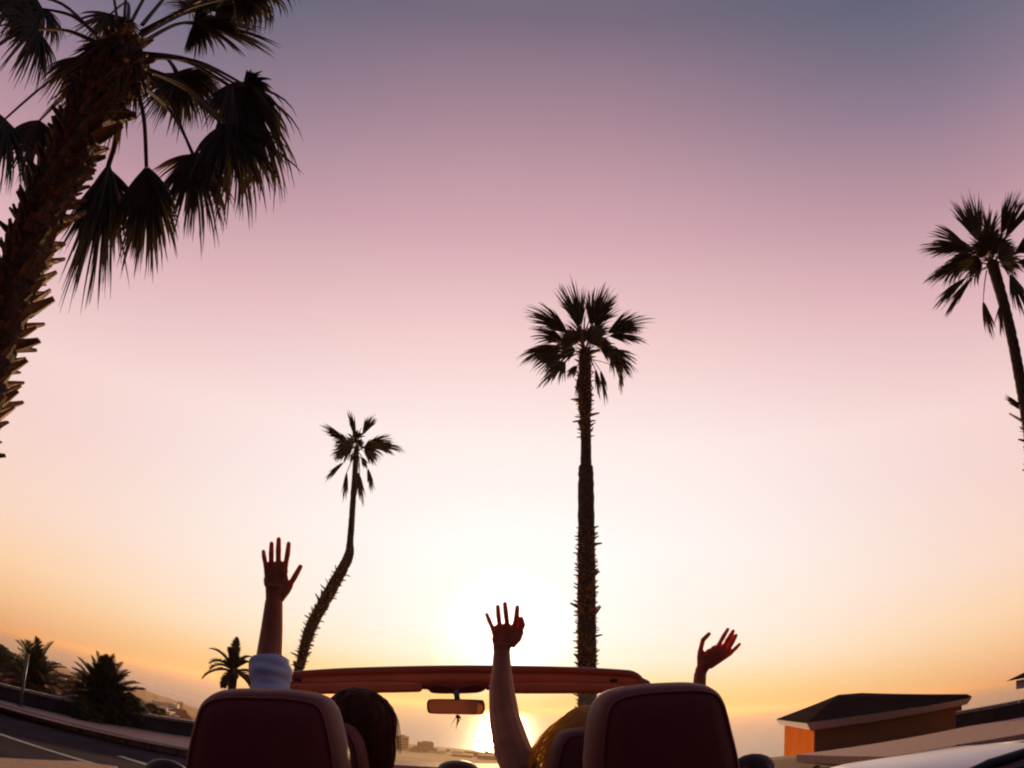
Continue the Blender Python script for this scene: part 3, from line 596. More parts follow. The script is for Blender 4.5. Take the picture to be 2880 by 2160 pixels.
#@@HOUSES
def house(label, px, py, hd, w, dpt, h, rot, wall, roofc=None, flat=True, group='small houses on the left slope', roofh=.9, zb=None):
    k = 1.0; pb = py+h/hd*FPX; c = None
    for q in range(300):
        dd = 19*1.018**q; p_ = PH(px, pb, dd)
        if p_.z < ground(p_.x, p_.y): c = p_; break
    if c is None: c = PH(px, pb, hd); dd = hd
    k = dd/hd; w, dpt, h, roofh = w*k, dpt*k, h*k, roofh*k; z = ground(c.x, c.y)-.05*h; zg = z
    t = thing('small_house', label, 'house', (c.x, c.y, z), (0,0,rot), group)
    mb = MB(); mb.box((0,0,h/2-(z-zg)/2 if z > zg else h/2), (w, dpt, h+max(0, z-zg))); obj('wall', mb, wall, t)
    mb = MB()
    if flat: mb.box((0,0,h+.12), (w+.3, dpt+.3, .24)); mb.box((w*.2,0,h+.5), (w*.25, dpt*.3, .7))
    else:
        e = .3; W2, D2 = w/2+e, dpt/2+e
        mb.add([(-W2,-D2,h),(W2,-D2,h),(W2,D2,h),(-W2,D2,h),(-W2*.4,0,h+roofh),(W2*.4,0,h+roofh)], [(0,1,5,4),(1,2,5),(2,3,4,5),(3,0,4),(3,2,1,0)])
    obj('roof', mb, roofc or wall, t)
    for s in (-1, 1):
        for k in range(2):
            mb = MB(); mb.box(((k-.5)*w*.45, s*(dpt/2+.01), h*.55), (w*.16, .06, h*.3)); obj('window', mb, mat('dark_window', (.02,.02,.03), .15, .6), t)
    mb = MB(); mb.box((w/2+.01, 0, 1), (.06, dpt*.22, 2)); obj('door', mb, mat('door_brown', (.12,.06,.03), .6), t)
    return t
WH = mat('white_render', (.62,.56,.5), .85, .2, var=.08, scale=.6); OR = mat('orange_render', (.55,.22,.07), .85, .2, var=.08, scale=.6)
PK = mat('pink_render', (.55,.32,.24), .85, .2, var=.08, scale=.6); TR = mat('roof_tile_far', (.38,.12,.05), .85, .2, var=.2, scale=3); YE = mat('ochre_render', (.6,.36,.13), .85, .2, var=.08, scale=.6)
random.seed(3)
HS = [('small pink house at the left edge below the round tree',12,1880,120,5,5,2.6,.2,PK,TR,0),('ochre house just right of the pink one at left',48,1878,130,6,5,2.6,-.2,YE,TR,0),
      ('tiny pink house left of the street post top',60,1892,110,4,4,2,.5,PK,TR,0),('white house with orange roof beside the street post',62,1925,60,3.4,3.4,2.2,.3,WH,TR,0),
      ('low white house at the left edge behind dark tree',40,1935,75,4,3,1.8,.1,WH,None,1),('white boxy house right of the spreading palm trunk',115,1935,62,2.4,2.4,1.8,-.3,WH,None,1),
      ('pale house beneath the right fronds of spreading palm',152,1912,110,5,4,2.6,.2,PK,None,1),('pink house between the palms on the crest',172,1905,150,7,5,3.2,.1,PK,TR,0),
      ('tall narrow ochre house between the palms',177,1935,70,2.2,2.4,3.0,.15,YE,None,1),('broad pale house low between the palms',165,1965,48,4.6,3,1.7,-.15,PK,None,1),
      ('white terrace house left of bushy palm',200,1920,120,4,4,3,.3,WH,TR,0),('pale bungalow right of the red slope foot',440,1995,150,6,4,2.6,.2,WH,None,1),
      ('pink bungalow above the yellowish shrub',430,2020,110,6,3.5,2.2,.1,PK,TR,0),('white low house near left headrest',470,2015,130,6,4,2.2,-.2,WH,None,1),
      ('orange roofed house closest to left headrest',490,2035,90,4.4,3.4,2.0,.2,OR,TR,0),('pale villa on the shore point',465,1975,900,30,20,9,.3,WH,None,1),
      ('pink villa on the shore below the red slope',430,1982,600,18,12,6,0,PK,TR,0),('long white house left of headrest',400,2003,200,10,6,3,.1,WH,None,1),
      ('ochre house right of the sloping shrub',415,2030,80,3.2,3,1.7,.4,YE,TR,0),('white cottage right of headrest shrub',510,2020,140,6,4,3,0,WH,TR,0)]
HS += [('peach cottage in the scrub above the low wall',448,2012,100,4,3,1.8,.3,OR,None,1),('low pale roofed house deeper in the scrub',478,2002,200,9,6,2.6,.1,PK,TR,0),('tiny white kiosk near the shore slope',455,1990,260,5,4,2.4,.2,WH,None,1),('orange box house touching the left headrest',503,2008,120,4,3,2.0,.1,OR,TR,0),('pink flat house below the ochre one at far left',28,1925,85,3.6,3,1.8,0,PK,None,1)]
for (lb, px, py, hd, w, dp, h, r, wm, rf, fl) in HS: house(lb, px, py, hd, w, dp, h, r, wm, rf, bool(fl))
# red headland on the far left shore
def headland():
    mb = MB(); top = [(328,1926),(355,1928),(385,1935),(420,1945),(455,1958),(490,1968),(515,1975)]; bot = [(328,1990),(355,1990),(385,1990),(420,1990),(455,1985),(490,1982),(515,1977)]
    n = 30; rows = 6; pts = [[] for _ in range(rows)]
    tp = catmull([Vector((x, y, 0)) for x, y in top], 5); bt = catmull([Vector((x, y, 0)) for x, y in bot], 5)
    for i in range(len(tp)):
        for r in range(rows):
            t = r/(rows-1); y = tp[i].y*(1-t)+bt[i].y*t; q = PH(tp[i].x, y, 1500-500*t); q += Vector((0,0, 2.5*noise.noise(Vector((i*.4, r*.7, 9))) if 0 < r else 1.2*noise.noise(Vector((i*.5,0,2)))))
            pts[r].append(q)
    back = [p+Vector((0,420,-60)) for p in pts[0]]
    allr = [back]+pts+[[p+Vector((0,-10,-40)) for p in pts[-1]]]; k = len(tp)
    for r in allr: mb.v += r
    for r in range(len(allr)-1):
        for i in range(k-1): a = r*k+i; mb.f.append((a, a+1, a+1+k, a+k)); mb.m.append(0)
    struct(obj('headland_hill', mb, mat('red_earth', (.34,.12,.06), .95, .1, col2=(.22,.10,.06), scale=.01), smooth=True))
headland()
def shore_surf():
    mb = MB()
    for (off, w, ph) in ((1.0,7.5,0),(-13,1.6,4),(-22,1.1,8)):
        prev = None
        for k in range(90):
            x = 335+k*2.9; y = 1915+(x-345)*.285+off+1.2*noise.noise(Vector((k*.12, ph, 0))); ww = w*(.55+.9*noise.noise(Vector((k*.2, ph, 7))))
            a, b = ray(x, y), ray(x, y-max(.05, ww)); pa = EYE+a*((SEA+.15-H)/a.z); pb = EYE+b*((SEA+.15-H)/b.z)
            if prev and ww > .15: mb.add([prev[0], pa, pb, prev[1]], [(0,1,2,3)])
            prev = (pa, pb)
    o = obj('shore_surf', mb, MATS['foam']); o['kind'] = 'stuff'
shore_surf()
def city():
    random.seed(17); mC = [mat('city_a', (.34,.13,.06), .9, .1), mat('city_b', (.24,.09,.045), .9, .1), mat('city_c', (.42,.18,.09), .9, .1)]
    win = mat('dark_window', (0,0,0))
    L_ = [(1125,2070,50,940,2132,'tall slab tower right of the dark haired head'),(1197,2088,46,960,2132,'stepped hotel block left of the mirror ornament'),(1165,2108,30,930,2134,'low block between tower and hotel'),
          (1235,2116,40,900,2134,'low row right of the stepped hotel'),(1260,2108,9,960,2134,'small rooftop turret under the mirror'),(1285,2117,34,930,2134,'flat block below the rear view mirror'),
          (1320,2114,26,960,2134,'flat block right of the turret'),(1345,2117,26,900,2134,'wide low block left of raised arm'),(1368,2112,10,940,2134,'small stair tower beside the raised arm'),
          (1385,2117,24,920,2134,'last low block touching the raised arm'),(1140,2112,60,880,2136,'front apartment block at the foot of the tower'),(1215,2120,50,870,2137,'front terrace under the hotel'),
          (1300,2124,60,860,2137,'long front terrace below the mirror'),(1370,2124,50,850,2137,'long front terrace beside raised arm'),(1070,2100,40,1000,2132,'block hidden beside dark hair'),(1520,2118,40,950,2134,'block right of raised arm')]
    for i, (px, py, wp, hd, pb, lb) in enumerate(L_):
        a = PH(px-wp/2, py, hd); b = PH(px+wp/2, py, hd); c = (a+b)/2; g = ground(c.x, c.y); w = (a-b).length; h = c.z-g; dp = min(w, 26)
        t = thing('town_building', lb+' in the far town', 'building', (c.x, c.y, g-1), (0,0,math.atan2(b.y-a.y, b.x-a.x)), 'buildings of the far seaside town')
        mb = MB(); mb.box((0,0,(h+1)/2), (w, dp, h+1)); 
        if i == 1: mb.box((w*.1,0,h+1.6), (w*.62, dp*.8, 2.4)); mb.box((-w*.62,0,(h+1)/2-2.5), (w*.3, dp, h-4)); mb.box((w*.6,0,(h+1)/2-3), (w*.24, dp, h-5))
        if i == 0: mb.box((w*.15,0,h+1.8), (w*.3, dp*.4, 2.2))
        obj('wall', mb, mC[i % 3], t)
        mb = MB(); mb.box((0,0,h+1.2), (w+.8, dp+.8, .4)); obj('roof', mb, mC[(i+1) % 3], t)
        nf = max(1, int(h/3.4))
        if w > 12:
            for f in range(nf):
                mb = MB()
                mb.box((0, -dp/2-.1, 2.6+f*3.3), (w*.9, .3, 1.1)); obj('window_band', mb, win, t)
city()
def low_building():
    # low one-storey building on the right: orange gable wall, dark front, pale fascia, hip roof
    hd0 = 25.0
    a = PH(2203,2046,hd0*1.06); b = PH(2292,2052,hd0*.90); c = PH(2705,1992,hd0*.93)       # top corners of wall (left back, near corner, right)
    zt = (a.z+b.z)/2; zt2 = c.z
    lv = lambda x, y: PH(x, y, (b.z-H)/ray(x, y).z*math.hypot(ray(x, y).x, ray(x, y).y))     # same eave height, distance found from the picture
    a = lv(2207,2037); c = lv(2705,1994)
    O = Vector((b.x, b.y, 0)); ux = Vector((c.x-b.x, c.y-b.y, 0)); Lx = ux.length; ux.normalize(); uy = Vector((-ux.y, ux.x, 0))
    La = (Vector((a.x, a.y, 0))-O).length; da = (Vector((a.x, a.y, 0))-O).normalized()
    zb = min(ground(b.x, b.y), ground(c.x, c.y))-.8; zt = b.z
    t = thing('low_building', 'low building with orange side wall, pale fascia and dark hip roof', 'building', (b.x, b.y, zb)); inv = MW(t).inverted()
    F = lambda u, v, z: O+ux*u+da*v+Vector((0,0,z))
    def quad(name, pts, m, th=.03, nrm=None):
        mb = MB(); n = len(pts); nv = (pts[1]-pts[0]).cross(pts[2]-pts[1]).normalized()*th
        mb.add(pts+[p-nv for p in pts], [tuple(range(n)), tuple(reversed(range(n, 2*n)))]+[(i, i+n, (i+1) % n+n, (i+1) % n) for i in range(n)]); return obj(name, mb, m, t, inv=inv)
    D = La*1.0; z2 = zt+(zt2-zt)*1.0
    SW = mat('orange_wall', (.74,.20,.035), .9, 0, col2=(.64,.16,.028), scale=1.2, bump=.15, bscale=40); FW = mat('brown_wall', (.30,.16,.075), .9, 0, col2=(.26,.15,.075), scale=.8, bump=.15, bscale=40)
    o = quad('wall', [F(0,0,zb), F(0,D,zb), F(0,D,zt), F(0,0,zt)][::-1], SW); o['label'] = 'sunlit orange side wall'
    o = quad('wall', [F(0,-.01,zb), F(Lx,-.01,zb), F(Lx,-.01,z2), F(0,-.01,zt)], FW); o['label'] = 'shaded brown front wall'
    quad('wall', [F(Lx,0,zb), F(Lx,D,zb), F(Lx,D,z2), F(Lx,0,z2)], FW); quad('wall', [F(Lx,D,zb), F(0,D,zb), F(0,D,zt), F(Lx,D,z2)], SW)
    FA = mat('fascia', (.82,.77,.78), .6, .35, var=.06, bump=.05)
    e = .55; hF = .22
    # fascia boards round the eaves with a soffit
    q = [F(-e*.75,-e,zt), F(Lx+.35,-e,z2), F(Lx+.35,D+e,z2), F(-e*.75,D+e,zt)]
    q1 = [p+Vector((0,0,hF)) for p in q]; cen = sum(q, Vector())/4
    lo = [cen.lerp(p, .955) for p in q]
    for i in range(4):
        j = (i+1) % 4; mb = MB(); mb.add([lo[i], lo[j], q1[j], q1[i]], [(0,1,2,3)]); k_ = [cen.lerp(p, .93)+Vector((0,0,.0)) for p in (q1[j], q1[i])]
        mb.add([lo[i], q1[i], k_[1], lo[i]*.98+cen*.02], [(0,1,2,3)]); obj('fascia_board', mb, FA, t, inv=inv)
    mb = MB(); mb.add([p+Vector((0,0,.01)) for p in lo], [(3,2,1,0)]); obj('soffit', mb, FA, t, inv=inv)
    # roof: hip at the left, ridge falling away to the right
    rz = lambda px, py, h: PH(px, py, h).z
    R1 = F(Lx*.28, D*.5, rz(2410,1947,26.5)); R2 = F(Lx*.45, D*.5, rz(2480,1940,26.5)); R3 = F(Lx+.35, D*.5, rz(2716,1951,25.5))
    RM = mat('roof_shingle', (.028,.018,.020), .95, 0, col2=(.048,.03,.03), scale=6, bump=.4, bscale=20, stretch=(1,1,4))
    P0, P1, P2, P3 = [p+Vector((0,0,.02)) for p in q1]
    R3 = PH(2718,1952, math.hypot(P1.x, P1.y)+.9)
    mb = MB(); mb.add([P0,P1,R3,R2,R1], [(0,1,2),(0,2,3),(0,3,4)]); mb.add([P0,R1,P3], [(0,1,2)]); mb.add([P3,R1,R2,R3,P2], [(0,1,2,3,4)]); mb.add([P1,P2,R3], [(0,1,2)]); obj('roof', mb, RM, t, inv=inv)
    # shingle courses, raised rows on the front slope
    for k in range(9):
        t_ = (k+.5)/10; A = P0.lerp(R1, t_); B = P1.lerp(R3, t_); mb = MB(); mb.tube([A, P0.lerp(R2, t_).lerp(B, .5)*0+A.lerp(B, .5), B], .018, 4); obj('shingle_course', mb, RM, t, inv=inv)
    # second building at the right edge
    b = PH(2876,1936,24); t = thing('corner_building', 'orange building corner with dark eave at the right edge', 'building', (b.x, b.y, b.z-4), (0,0,math.radians(-44))); 
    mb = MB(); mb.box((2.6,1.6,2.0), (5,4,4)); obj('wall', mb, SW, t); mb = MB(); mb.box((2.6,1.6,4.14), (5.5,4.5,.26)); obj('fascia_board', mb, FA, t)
    mb = MB(); mb.add([(-.45,-1,4.3),(5.6,-1,4.3),(5.6,4.2,4.3),(-.45,4.2,4.3),(1.6,1.6,4.95),(3.8,1.6,4.95)], [(0,1,5,4),(1,2,5),(2,3,4,5),(3,0,4),(3,2,1,0)]); obj('roof', mb, RM, t)
    for k in range(2): mb = MB(); mb.box((1.5+k*2,-.42,2.2), (.9,.06,1.1)); obj('window', mb, mat('dark_window', (0,0,0)), t)
low_building()
#@@CAR
CARROT = (0, math.radians(-2.0), math.radians(3.2))
car = thing('convertible_car', 'open convertible with seats tinted red for sun glare, roof down, seen from the back', 'car', (0.0, 0, 0), CARROT)
CM = MW(car); CI = CM.inverted()
LEYE = CI @ EYE
def CL(px, py, ly):
    """pixel -> point in the car's own coordinates, on its cross plane y = ly"""
    v = (CI.to_3x3() @ ray(px, py)); return LEYE+v*((ly-LEYE.y)/v.y)
def pillow(outline, y0, thick, inset=.035, ring=7, dome=.012):
    """rounded cushion: closed outline (x,z) swept through a half-round edge, facing -y"""
    mb = MB(); n = len(outline); cx = sum(p[0] for p in outline)/n; cz = sum(p[1] for p in outline)/n; rings = []
    def rg(f, y):
        out = []
        for i in range(n):
            p, a, b = Vector(outline[i]), Vector(outline[i-1]), Vector(outline[(i+1) % n]); t = (b-a).normalized(); nn = Vector((-t.y, t.x))
            if nn.dot(Vector((cx, cz))-p) < 0: nn = -nn
            q = p+nn*f; out.append(Vector((q.x, y, q.y)))
        return out
    for k in range(ring+1):
        w = math.pi*k/ring; rings.append(rg(inset*(1-math.sin(w)), y0+thick/2-math.cos(w)*thick/2))
    front = [Vector((cx, y0-dome, cz))*.12+p*.88 for p in rings[0]]; back = [Vector((cx, y0+thick+dome, cz))*.4+p*.6 for p in rings[-1]]
    for f_ in front: f_.y = y0-dome*.75
    rings = [front]+rings+[back]
    for r in rings: mb.v += r
    for i in range(len(rings)-1):
        for j in range(n): a = i*n+j; b = i*n+(j+1) % n; mb.f.append((a, b, b+n, a+n)); mb.m.append(0)
    mids = []
    for f_ in (.25,):
        pass
    for rg_, rev in ((rings[0], True), (rings[-1], False)):
        s0 = 0 if rev else (len(rings)-1)*n; prev = s0
        for q in (.66, .33):
            k = len(mb.v); c_ = Vector((cx, rg_[0].y, cz))
            mb.v += [c_*(1-q)+p*q for p in rg_]
            for j in range(n): a, b = prev+j, prev+(j+1) % n; c2, d2 = k+(j+1) % n, k+j; mb.f.append((b, a, d2, c2) if rev else (a, b, c2, d2)); mb.m.append(0)
            prev = k
        k = len(mb.v); mb.v.append(Vector((cx, rg_[0].y, cz)))
        for j in range(n): a, b = prev+j, prev+(j+1) % n; mb.f.append((b, a, k) if rev else (a, b, k)); mb.m.append(0)
    return mb, rings
def rounded(pts, n=5):
    """smooth closed outline through control points"""
    P_ = [Vector((p[0], p[1])) for p in pts]; N_ = len(P_); out = []
    for i in range(N_):
        p0, p1, p2, p3 = P_[i-1], P_[i], P_[(i+1) % N_], P_[(i+2) % N_]
        for k in range(n):
            t = k/n; out.append(.5*((2*p1)+(-p0+p2)*t+(2*p0-5*p1+4*p2-p3)*t*t+(-p0+3*p1-3*p2+p3)*t**3))
    return out
def outline_px(px, ly, zbot):
    q = [CL(x, y, ly) for x, y in px]; o = [(p.x, p.z) for p in q]
    dx = (o[-1][0]-o[0][0])
    a, b = o[-1], o[0]; zz = [.07,.17,.29,.40]
    o = o+[(a[0]+.01, a[1]-q_) for q_ in zz if a[1]-q_ > zbot+.06]+[(a[0]-.02, zbot), ((a[0]+b[0])/2, zbot-.02), (b[0]+.02, zbot)]+[(b[0]-.01, b[1]-q_) for q_ in reversed(zz) if b[1]-q_ > zbot+.06]
    return rounded(o, 6)
def seat(px, ly, zbot, thick, side, label=None, seatz=None, depth=.5, stitch=True):
    ol = outline_px(px, ly+thick*.25, zbot); mb, rings = pillow(ol, ly, thick, .035)
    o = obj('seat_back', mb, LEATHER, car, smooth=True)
    if label: o['label'] = label
    # piping and a stitched seam following the outline
    n = len(ol); r = rings[2]; m2 = MB(); m2.tube(r+[r[0], r[1]], .0030, 6, cap=False); obj('piping', m2, LEATHER, o, smooth=True)
    r = rings[len(rings)-3]; m2 = MB(); m2.tube(r+[r[0], r[1]], .0042, 6, cap=False); obj('piping', m2, LEATHER, o, smooth=True)
    xs = [p.x for p in ol]; x0, x1 = min(xs), max(xs); cxx = (x0+x1)/2
    b = rounded([(cxx-.24, ly+.02), (cxx+.24, ly+.02), (cxx+.25, ly+depth), (cxx, ly+depth+.03), (cxx-.25, ly+depth)], 5)
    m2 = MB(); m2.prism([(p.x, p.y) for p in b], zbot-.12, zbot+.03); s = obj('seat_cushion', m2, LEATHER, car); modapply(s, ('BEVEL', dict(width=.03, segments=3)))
    return o
YR, YF, YW, YM = 1.25, 1.88, 3.0, 2.78
HL = [(512,2200),(520,2120),(540,2030),(562,1972),(600,1944),(655,1934),(740,1934),(830,1938),(905,1955),(940,1990),(958,2050),(972,2120),(980,2200)]
HR = [(1652,2200),(1656,2120),(1662,2045),(1676,1985),(1712,1944),(1790,1924),(1880,1917),(1960,1917),(2012,1932),(2042,1972),(2062,2045),(2080,2120),(2092,2200)]
seat(HL, YR, .62, .16, -1); seat(HR, YR, .62, .16, 1)
FL = [(700,2260),(720,2170),(745,2090),(790,2050),(850,2034),(930,2030),(985,2040),(1015,2075),(1030,2130),(1040,2220)]
FR = [(1528,2220),(1545,2140),(1562,2085),(1590,2055),(1640,2046),(1720,2042),(1790,2050),(1830,2090),(1850,2160),(1860,2240)]
seat(FL, YF, .50, .14, -1); seat(FR, YF, .50, .14, 1)
def CLH(px, py, ly): return CL(px, py, ly)
def windshield():
    # header rail swept between the corners, then down the two pillars
    top = [(792,1899),(860,1891),(1000,1883),(1200,1878),(1400,1877),(1600,1881),(1740,1888),(1778,1894),(1800,1912),(1822,1938)]
    pc = [CL(x, y+6, YW) for x, y in top]
    L0 = CL(770,1906,YW); L1 = CL(742,1935,YW-.0)
    bl, br = Vector((-.76+pc[0].x*0, YW+.62, .93)), Vector((.70, YW+.62, .93))
    bl.x = pc[0].x-.10; br.x = pc[-1].x+.06
    path = [bl, bl.lerp(L1, .55)+Vector((-.01,-.01,.01)), L1, L0]+pc+[pc[-1].lerp(br, .45)+Vector((.012,-.01,.01)), br]
    pp = catmull(path, 5); mb = MB(); n = 12; k = len(pp)
    for i, p in enumerate(pp):
        t = (pp[min(i+1, k-1)]-pp[max(i-1, 0)]).normalized(); yy = Vector((0,1,0)); yy = (yy-t*yy.dot(t)).normalized(); zz = t.cross(yy)
        for j in range(n):
            w = 2*math.pi*j/n; ca, sa = math.cos(w), math.sin(w); ex = lambda v: math.copysign(abs(v)**.6, v); mb.v.append(p+yy*ex(ca)*.038+zz*ex(sa)*.017)
    for i in range(k-1):
        for j in range(n): a = i*n+j; b = i*n+(j+1) % n; mb.f.append((a, b, b+n, a+n)); mb.m.append(0)
    fr = obj('windscreen_frame', mb, mat('glare_tinted_lacquer', (.42,.075,.02), .4, .5, coat=.3), car, smooth=True)  # frame colour pushed to orange to carry the glare around the sun
    # inner padded header lining below the rail
    up_ = [(790,1907),(1000,1897),(1300,1891),(1600,1894),(1788,1904)]; lo = [(790,1936),(1000,1930),(1300,1928),(1600,1930),(1806,1934)]
    A = catmull([CL(*p, YW-.03) for p in up_], 6); B = catmull([CL(*p, YW-.03) for p in lo], 6); mb = MB()
    for a, b in zip(A, B):
        mid = (a+b)/2
        mb.v += [a+Vector((0,.03,0)), a, mid+Vector((0,-.012,0)), b, b+Vector((0,.03,0))]
    for i in range(len(A)-1):
        for j in range(5): q = i*5+j; r = i*5+(j+1) % 5; mb.f.append((q, q+5, r+5, r)); mb.m.append(0)
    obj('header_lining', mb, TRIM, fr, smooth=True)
    # sun visors folded up
    def visor(px, label=None):
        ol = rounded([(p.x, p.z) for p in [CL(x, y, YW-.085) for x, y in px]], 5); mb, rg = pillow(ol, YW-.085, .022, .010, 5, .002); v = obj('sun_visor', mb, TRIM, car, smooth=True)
        m2 = MB(); m2.tube(rg[3]+[rg[3][0]], .0016, 5, cap=False); obj('visor_seam', m2, PLASTIC, v)
    visor([(808,1924),(900,1919),(1050,1916),(1172,1919),(1188,1930),(1182,1944),(1160,1946),(1060,1948),(930,1951),(835,1951),(812,1944)])
    visor([(1385,1924),(1480,1918),(1620,1918),(1735,1922),(1765,1932),(1768,1944),(1745,1948),(1660,1949),(1540,1950),(1420,1949),(1388,1942)])
    for (x, y) in ((838,1912),(1726,1914),(1196,1934),(1378,1936)):
        c = CL(x, y, YW-.06); mb = MB(); mb.box(c, (.030,.02,.014)); l_ = obj('header_latch', mb, PLASTIC, car); modapply(l_, ('BEVEL', dict(width=.004, segments=2)))
    # centre console between the visors carrying the mirror
    ol = rounded([(p.x, p.z) for p in [CL(x, y, YW-.075) for x, y in [(1196,1925),(1280,1921),(1372,1924),(1366,1938),(1345,1948),(1285,1951),(1222,1950),(1206,1942)]]], 5)
    mb, rg = pillow(ol, YW-.09, .05, .016, 6, .004); obj('header_console', mb, mat('brown_trim', (.25,.05,.018), .6, .2), car, smooth=True)
    a, b = CL(1284,1946,YM+.08), CL(1286,1972,YM+.015); mb = MB(); mb.tube([a, a.lerp(b, .5), b], [.013,.010,.012], 10); ms = obj('mirror_stem', mb, PLASTIC, car, smooth=True)
    ol = rounded([(p.x, p.z) for p in [CL(x, y, YM) for x, y in [(1201,1974),(1213,1966),(1280,1966),(1350,1968),(1362,1974),(1365,1990),(1361,2004),(1350,2010),(1280,2009),(1213,2007),(1202,1999),(1200,1987)]]], 5)
    mb, rg = pillow(ol, YM, .03, .010, 6, .0); mi = obj('rear_view_mirror', mb, PLASTIC, car, smooth=True)
    cx = sum(p[0] for p in ol)/len(ol); cz = sum(p[1] for p in ol)/len(ol); mb = MB(); v = [Vector((cx+(p[0]-cx)*.93, YM-.0035, cz+(p[1]-cz)*.84)) for p in ol]; mb.add(v, [tuple(range(len(v)))])
    mm = bpy.data.materials.new('mirror_glass'); mm.use_nodes = True; bb = mm.node_tree.nodes['Principled BSDF']; bb.inputs['Metallic'].default_value = 1; bb.inputs['Roughness'].default_value = .06; bb.inputs['Base Color'].default_value = (.75,.6,.55,1)
    g = obj('mirror_glass', mb, mm, mi)
    g.rotation_euler = (0,0,0)
    # glass
    mb = MB(); tp = [p+Vector((0,.01,-.01)) for p in [L0]+pc[:-1]]; bt = [Vector((bl.x+(br.x-bl.x)*(p.x-tp[0].x)/(tp[-1].x-tp[0].x), YW+.60+.05*math.sin(math.pi*i/(len(tp)-1)), .935)) for i, p in enumerate(tp)]
    for a, b in zip(tp, bt): mb.v += [a, a.lerp(b, .5)+Vector((0,.02,.0)), b]
    for i in range(len(tp)-1):
        for j in range(2): q = i*3+j; mb.f.append((q, q+1, q+4, q+3)); mb.m.append(0)
    obj('windscreen_glass', mb, glass('windscreen', dirt=.015), car, smooth=True)
    return bl, br
BL, BR = windshield()
def car_shell():
    PAINT = mat('car_paint_dark', (.10,.03,.025), .3, .5, coat=1, var=.03, scale=3)
    cx = (BL.x+BR.x)/2; hw = .88; ys = [-.55,-.5,-.35,-.1,.2,.5,.8,1.1,1.5,1.9,2.3,2.7,3.1,3.4,3.7,4.0,4.3,4.6,4.8,4.88]
    def half(y):
        e = 1
        if y < -.1: e = .80+.20*math.sqrt(max(0, 1-((-.1-y)/.46)**2))
        if y > 4.0: e = .72+.28*math.sqrt(max(0, 1-((y-4.0)/.9)**2))
        return hw*e
    belt = lambda y: .93 if y < 3.4 else .93-.02*(y-3.4)-.10*max(0, (y-4.0))**2
    def arch(y):
        z = .22
        for c in (.55, 4.0):
            if abs(y-c) < .38: z = max(z, .33+math.sqrt(.38**2-(y-c)**2)-.03)
        return z
    yy = sorted(set(ys+[.55+.38*math.sin(k*math.pi/16) for k in range(-8,9)]+[4.0+.38*math.sin(k*math.pi/16) for k in range(-8,9)]))
    for s in (-1, 1):
        mb = MB(); n = 7
        for y in yy:
            zb, zt = arch(y), belt(y)
            for k in range(n):
                t = k/(n-1); z = zb+(zt-zb)*t; f = (z-.22)/(.75); bul = 1-.10*max(0, f-.62)**1.3*3-.05*max(0, .25-f)*2; mb.v.append(Vector((cx+s*half(y)*bul, y, z)))
            mb.v.append(Vector((cx+s*(half(y)-.13), y, zt+.005)))
        m_ = n+1
        for i in range(len(yy)-1):
            for k in range(m_-1): a = i*m_+k; mb.f.append((a, a+1, a+1+m_, a+m_)); mb.m.append(0)
        sp_ = obj('side_panel', mb, PAINT, car, smooth=True)
        ml = MB(); ml.box((cx+s*(hw-.0), 2.55, .58), (.012, 1.15, .012)); obj('door_seam', ml, PLASTIC, sp_)
        ml = MB(); ml.box((cx+s*(hw+.005), 2.05, .78), (.03, .2, .03)); obj('door_handle', ml, mat('chrome', (.6,.6,.6), .15, .5, metal=1), sp_)
        # side mirror
        q = CL(470 if s < 0 else 2116, 2156 if s < 0 else 2140, 2.9); q.x = cx+s*(hw+.10) if False else q.x
        ms = MB(); ms.ball(q+Vector((0,0,-.03)), .085, (1.15,.6,.72), 16); ms.tube([q+Vector((-s*.02,0,-.07)), q+Vector((-s*.20,.05,-.16))], [.03,.035], 8); o = obj('side_mirror', ms, PLASTIC, car, smooth=True)
        mg = MB(); mg.ball(q+Vector((0,-.040,-.04)), .06, (1.15,.12,.62), 16); obj('mirror_glass', mg, mat('mirror_dark', (.10,.07,.07), .25, .5), o, smooth=True)
        # wheels
        for c in (.55, 4.0):
            mt = MB(); mt.tube([(cx+s*(hw-.22),c,.33),(cx+s*(hw-.02),c,.33)], .33, 28, up=(0,0,1)); w_ = obj('wheel', mt, mat('rubber', (.02,.02,.02), .8, .2), car, smooth=False)
            mr = MB(); mr.tube([(cx+s*(hw-.06),c,.33),(cx+s*(hw-.005),c,.33)], .215, 20, up=(0,0,1)); mr.tube([(cx+s*(hw-.05),c,.33),(cx+s*(hw+.01),c,.33)], .06, 12, up=(0,0,1)); obj('rim', mr, MATS.get('chrome'), w_)
    # bonnet, nose, rear deck, tail
    def deck(name, y0, y1, n, zf, m_, cut=.11):
        mb = MB(); W_ = 12
        for i in range(n+1):
            y = y0+(y1-y0)*i/n
            for k in range(W_+1):
                u = k/W_*2-1; mb.v.append(Vector((cx+u*(half(y)-cut), y, zf(y)+.035*(1-u*u))))
        for i in range(n):
            for k in range(W_): a = i*(W_+1)+k; mb.f.append((a, a+1, a+W_+2, a+W_+1)); mb.m.append(0)
        return obj(name, mb, m_, car, smooth=True)
    deck('bonnet', 3.62, 4.84, 14, lambda y: belt(y)+.012, PAINT); deck('boot_lid', -.52, .30, 8, lambda y: .935+.02*math.sin((y+.5)*3), PAINT)
    mb = MB(); mb.tube([(cx-.66, 4.80, .52),(cx, 4.90, .52),(cx+.66, 4.80, .52)], [.16,.20,.16], 12, flat=1.5); obj('front_bumper', mb, PAINT, car, smooth=True)
    mb = MB(); mb.tube([(cx-.72, -.46, .52),(cx, -.56, .52),(cx+.72, -.46, .52)], [.18,.2,.18], 12, flat=1.9); obj('rear_bumper', mb, PAINT, car, smooth=True)
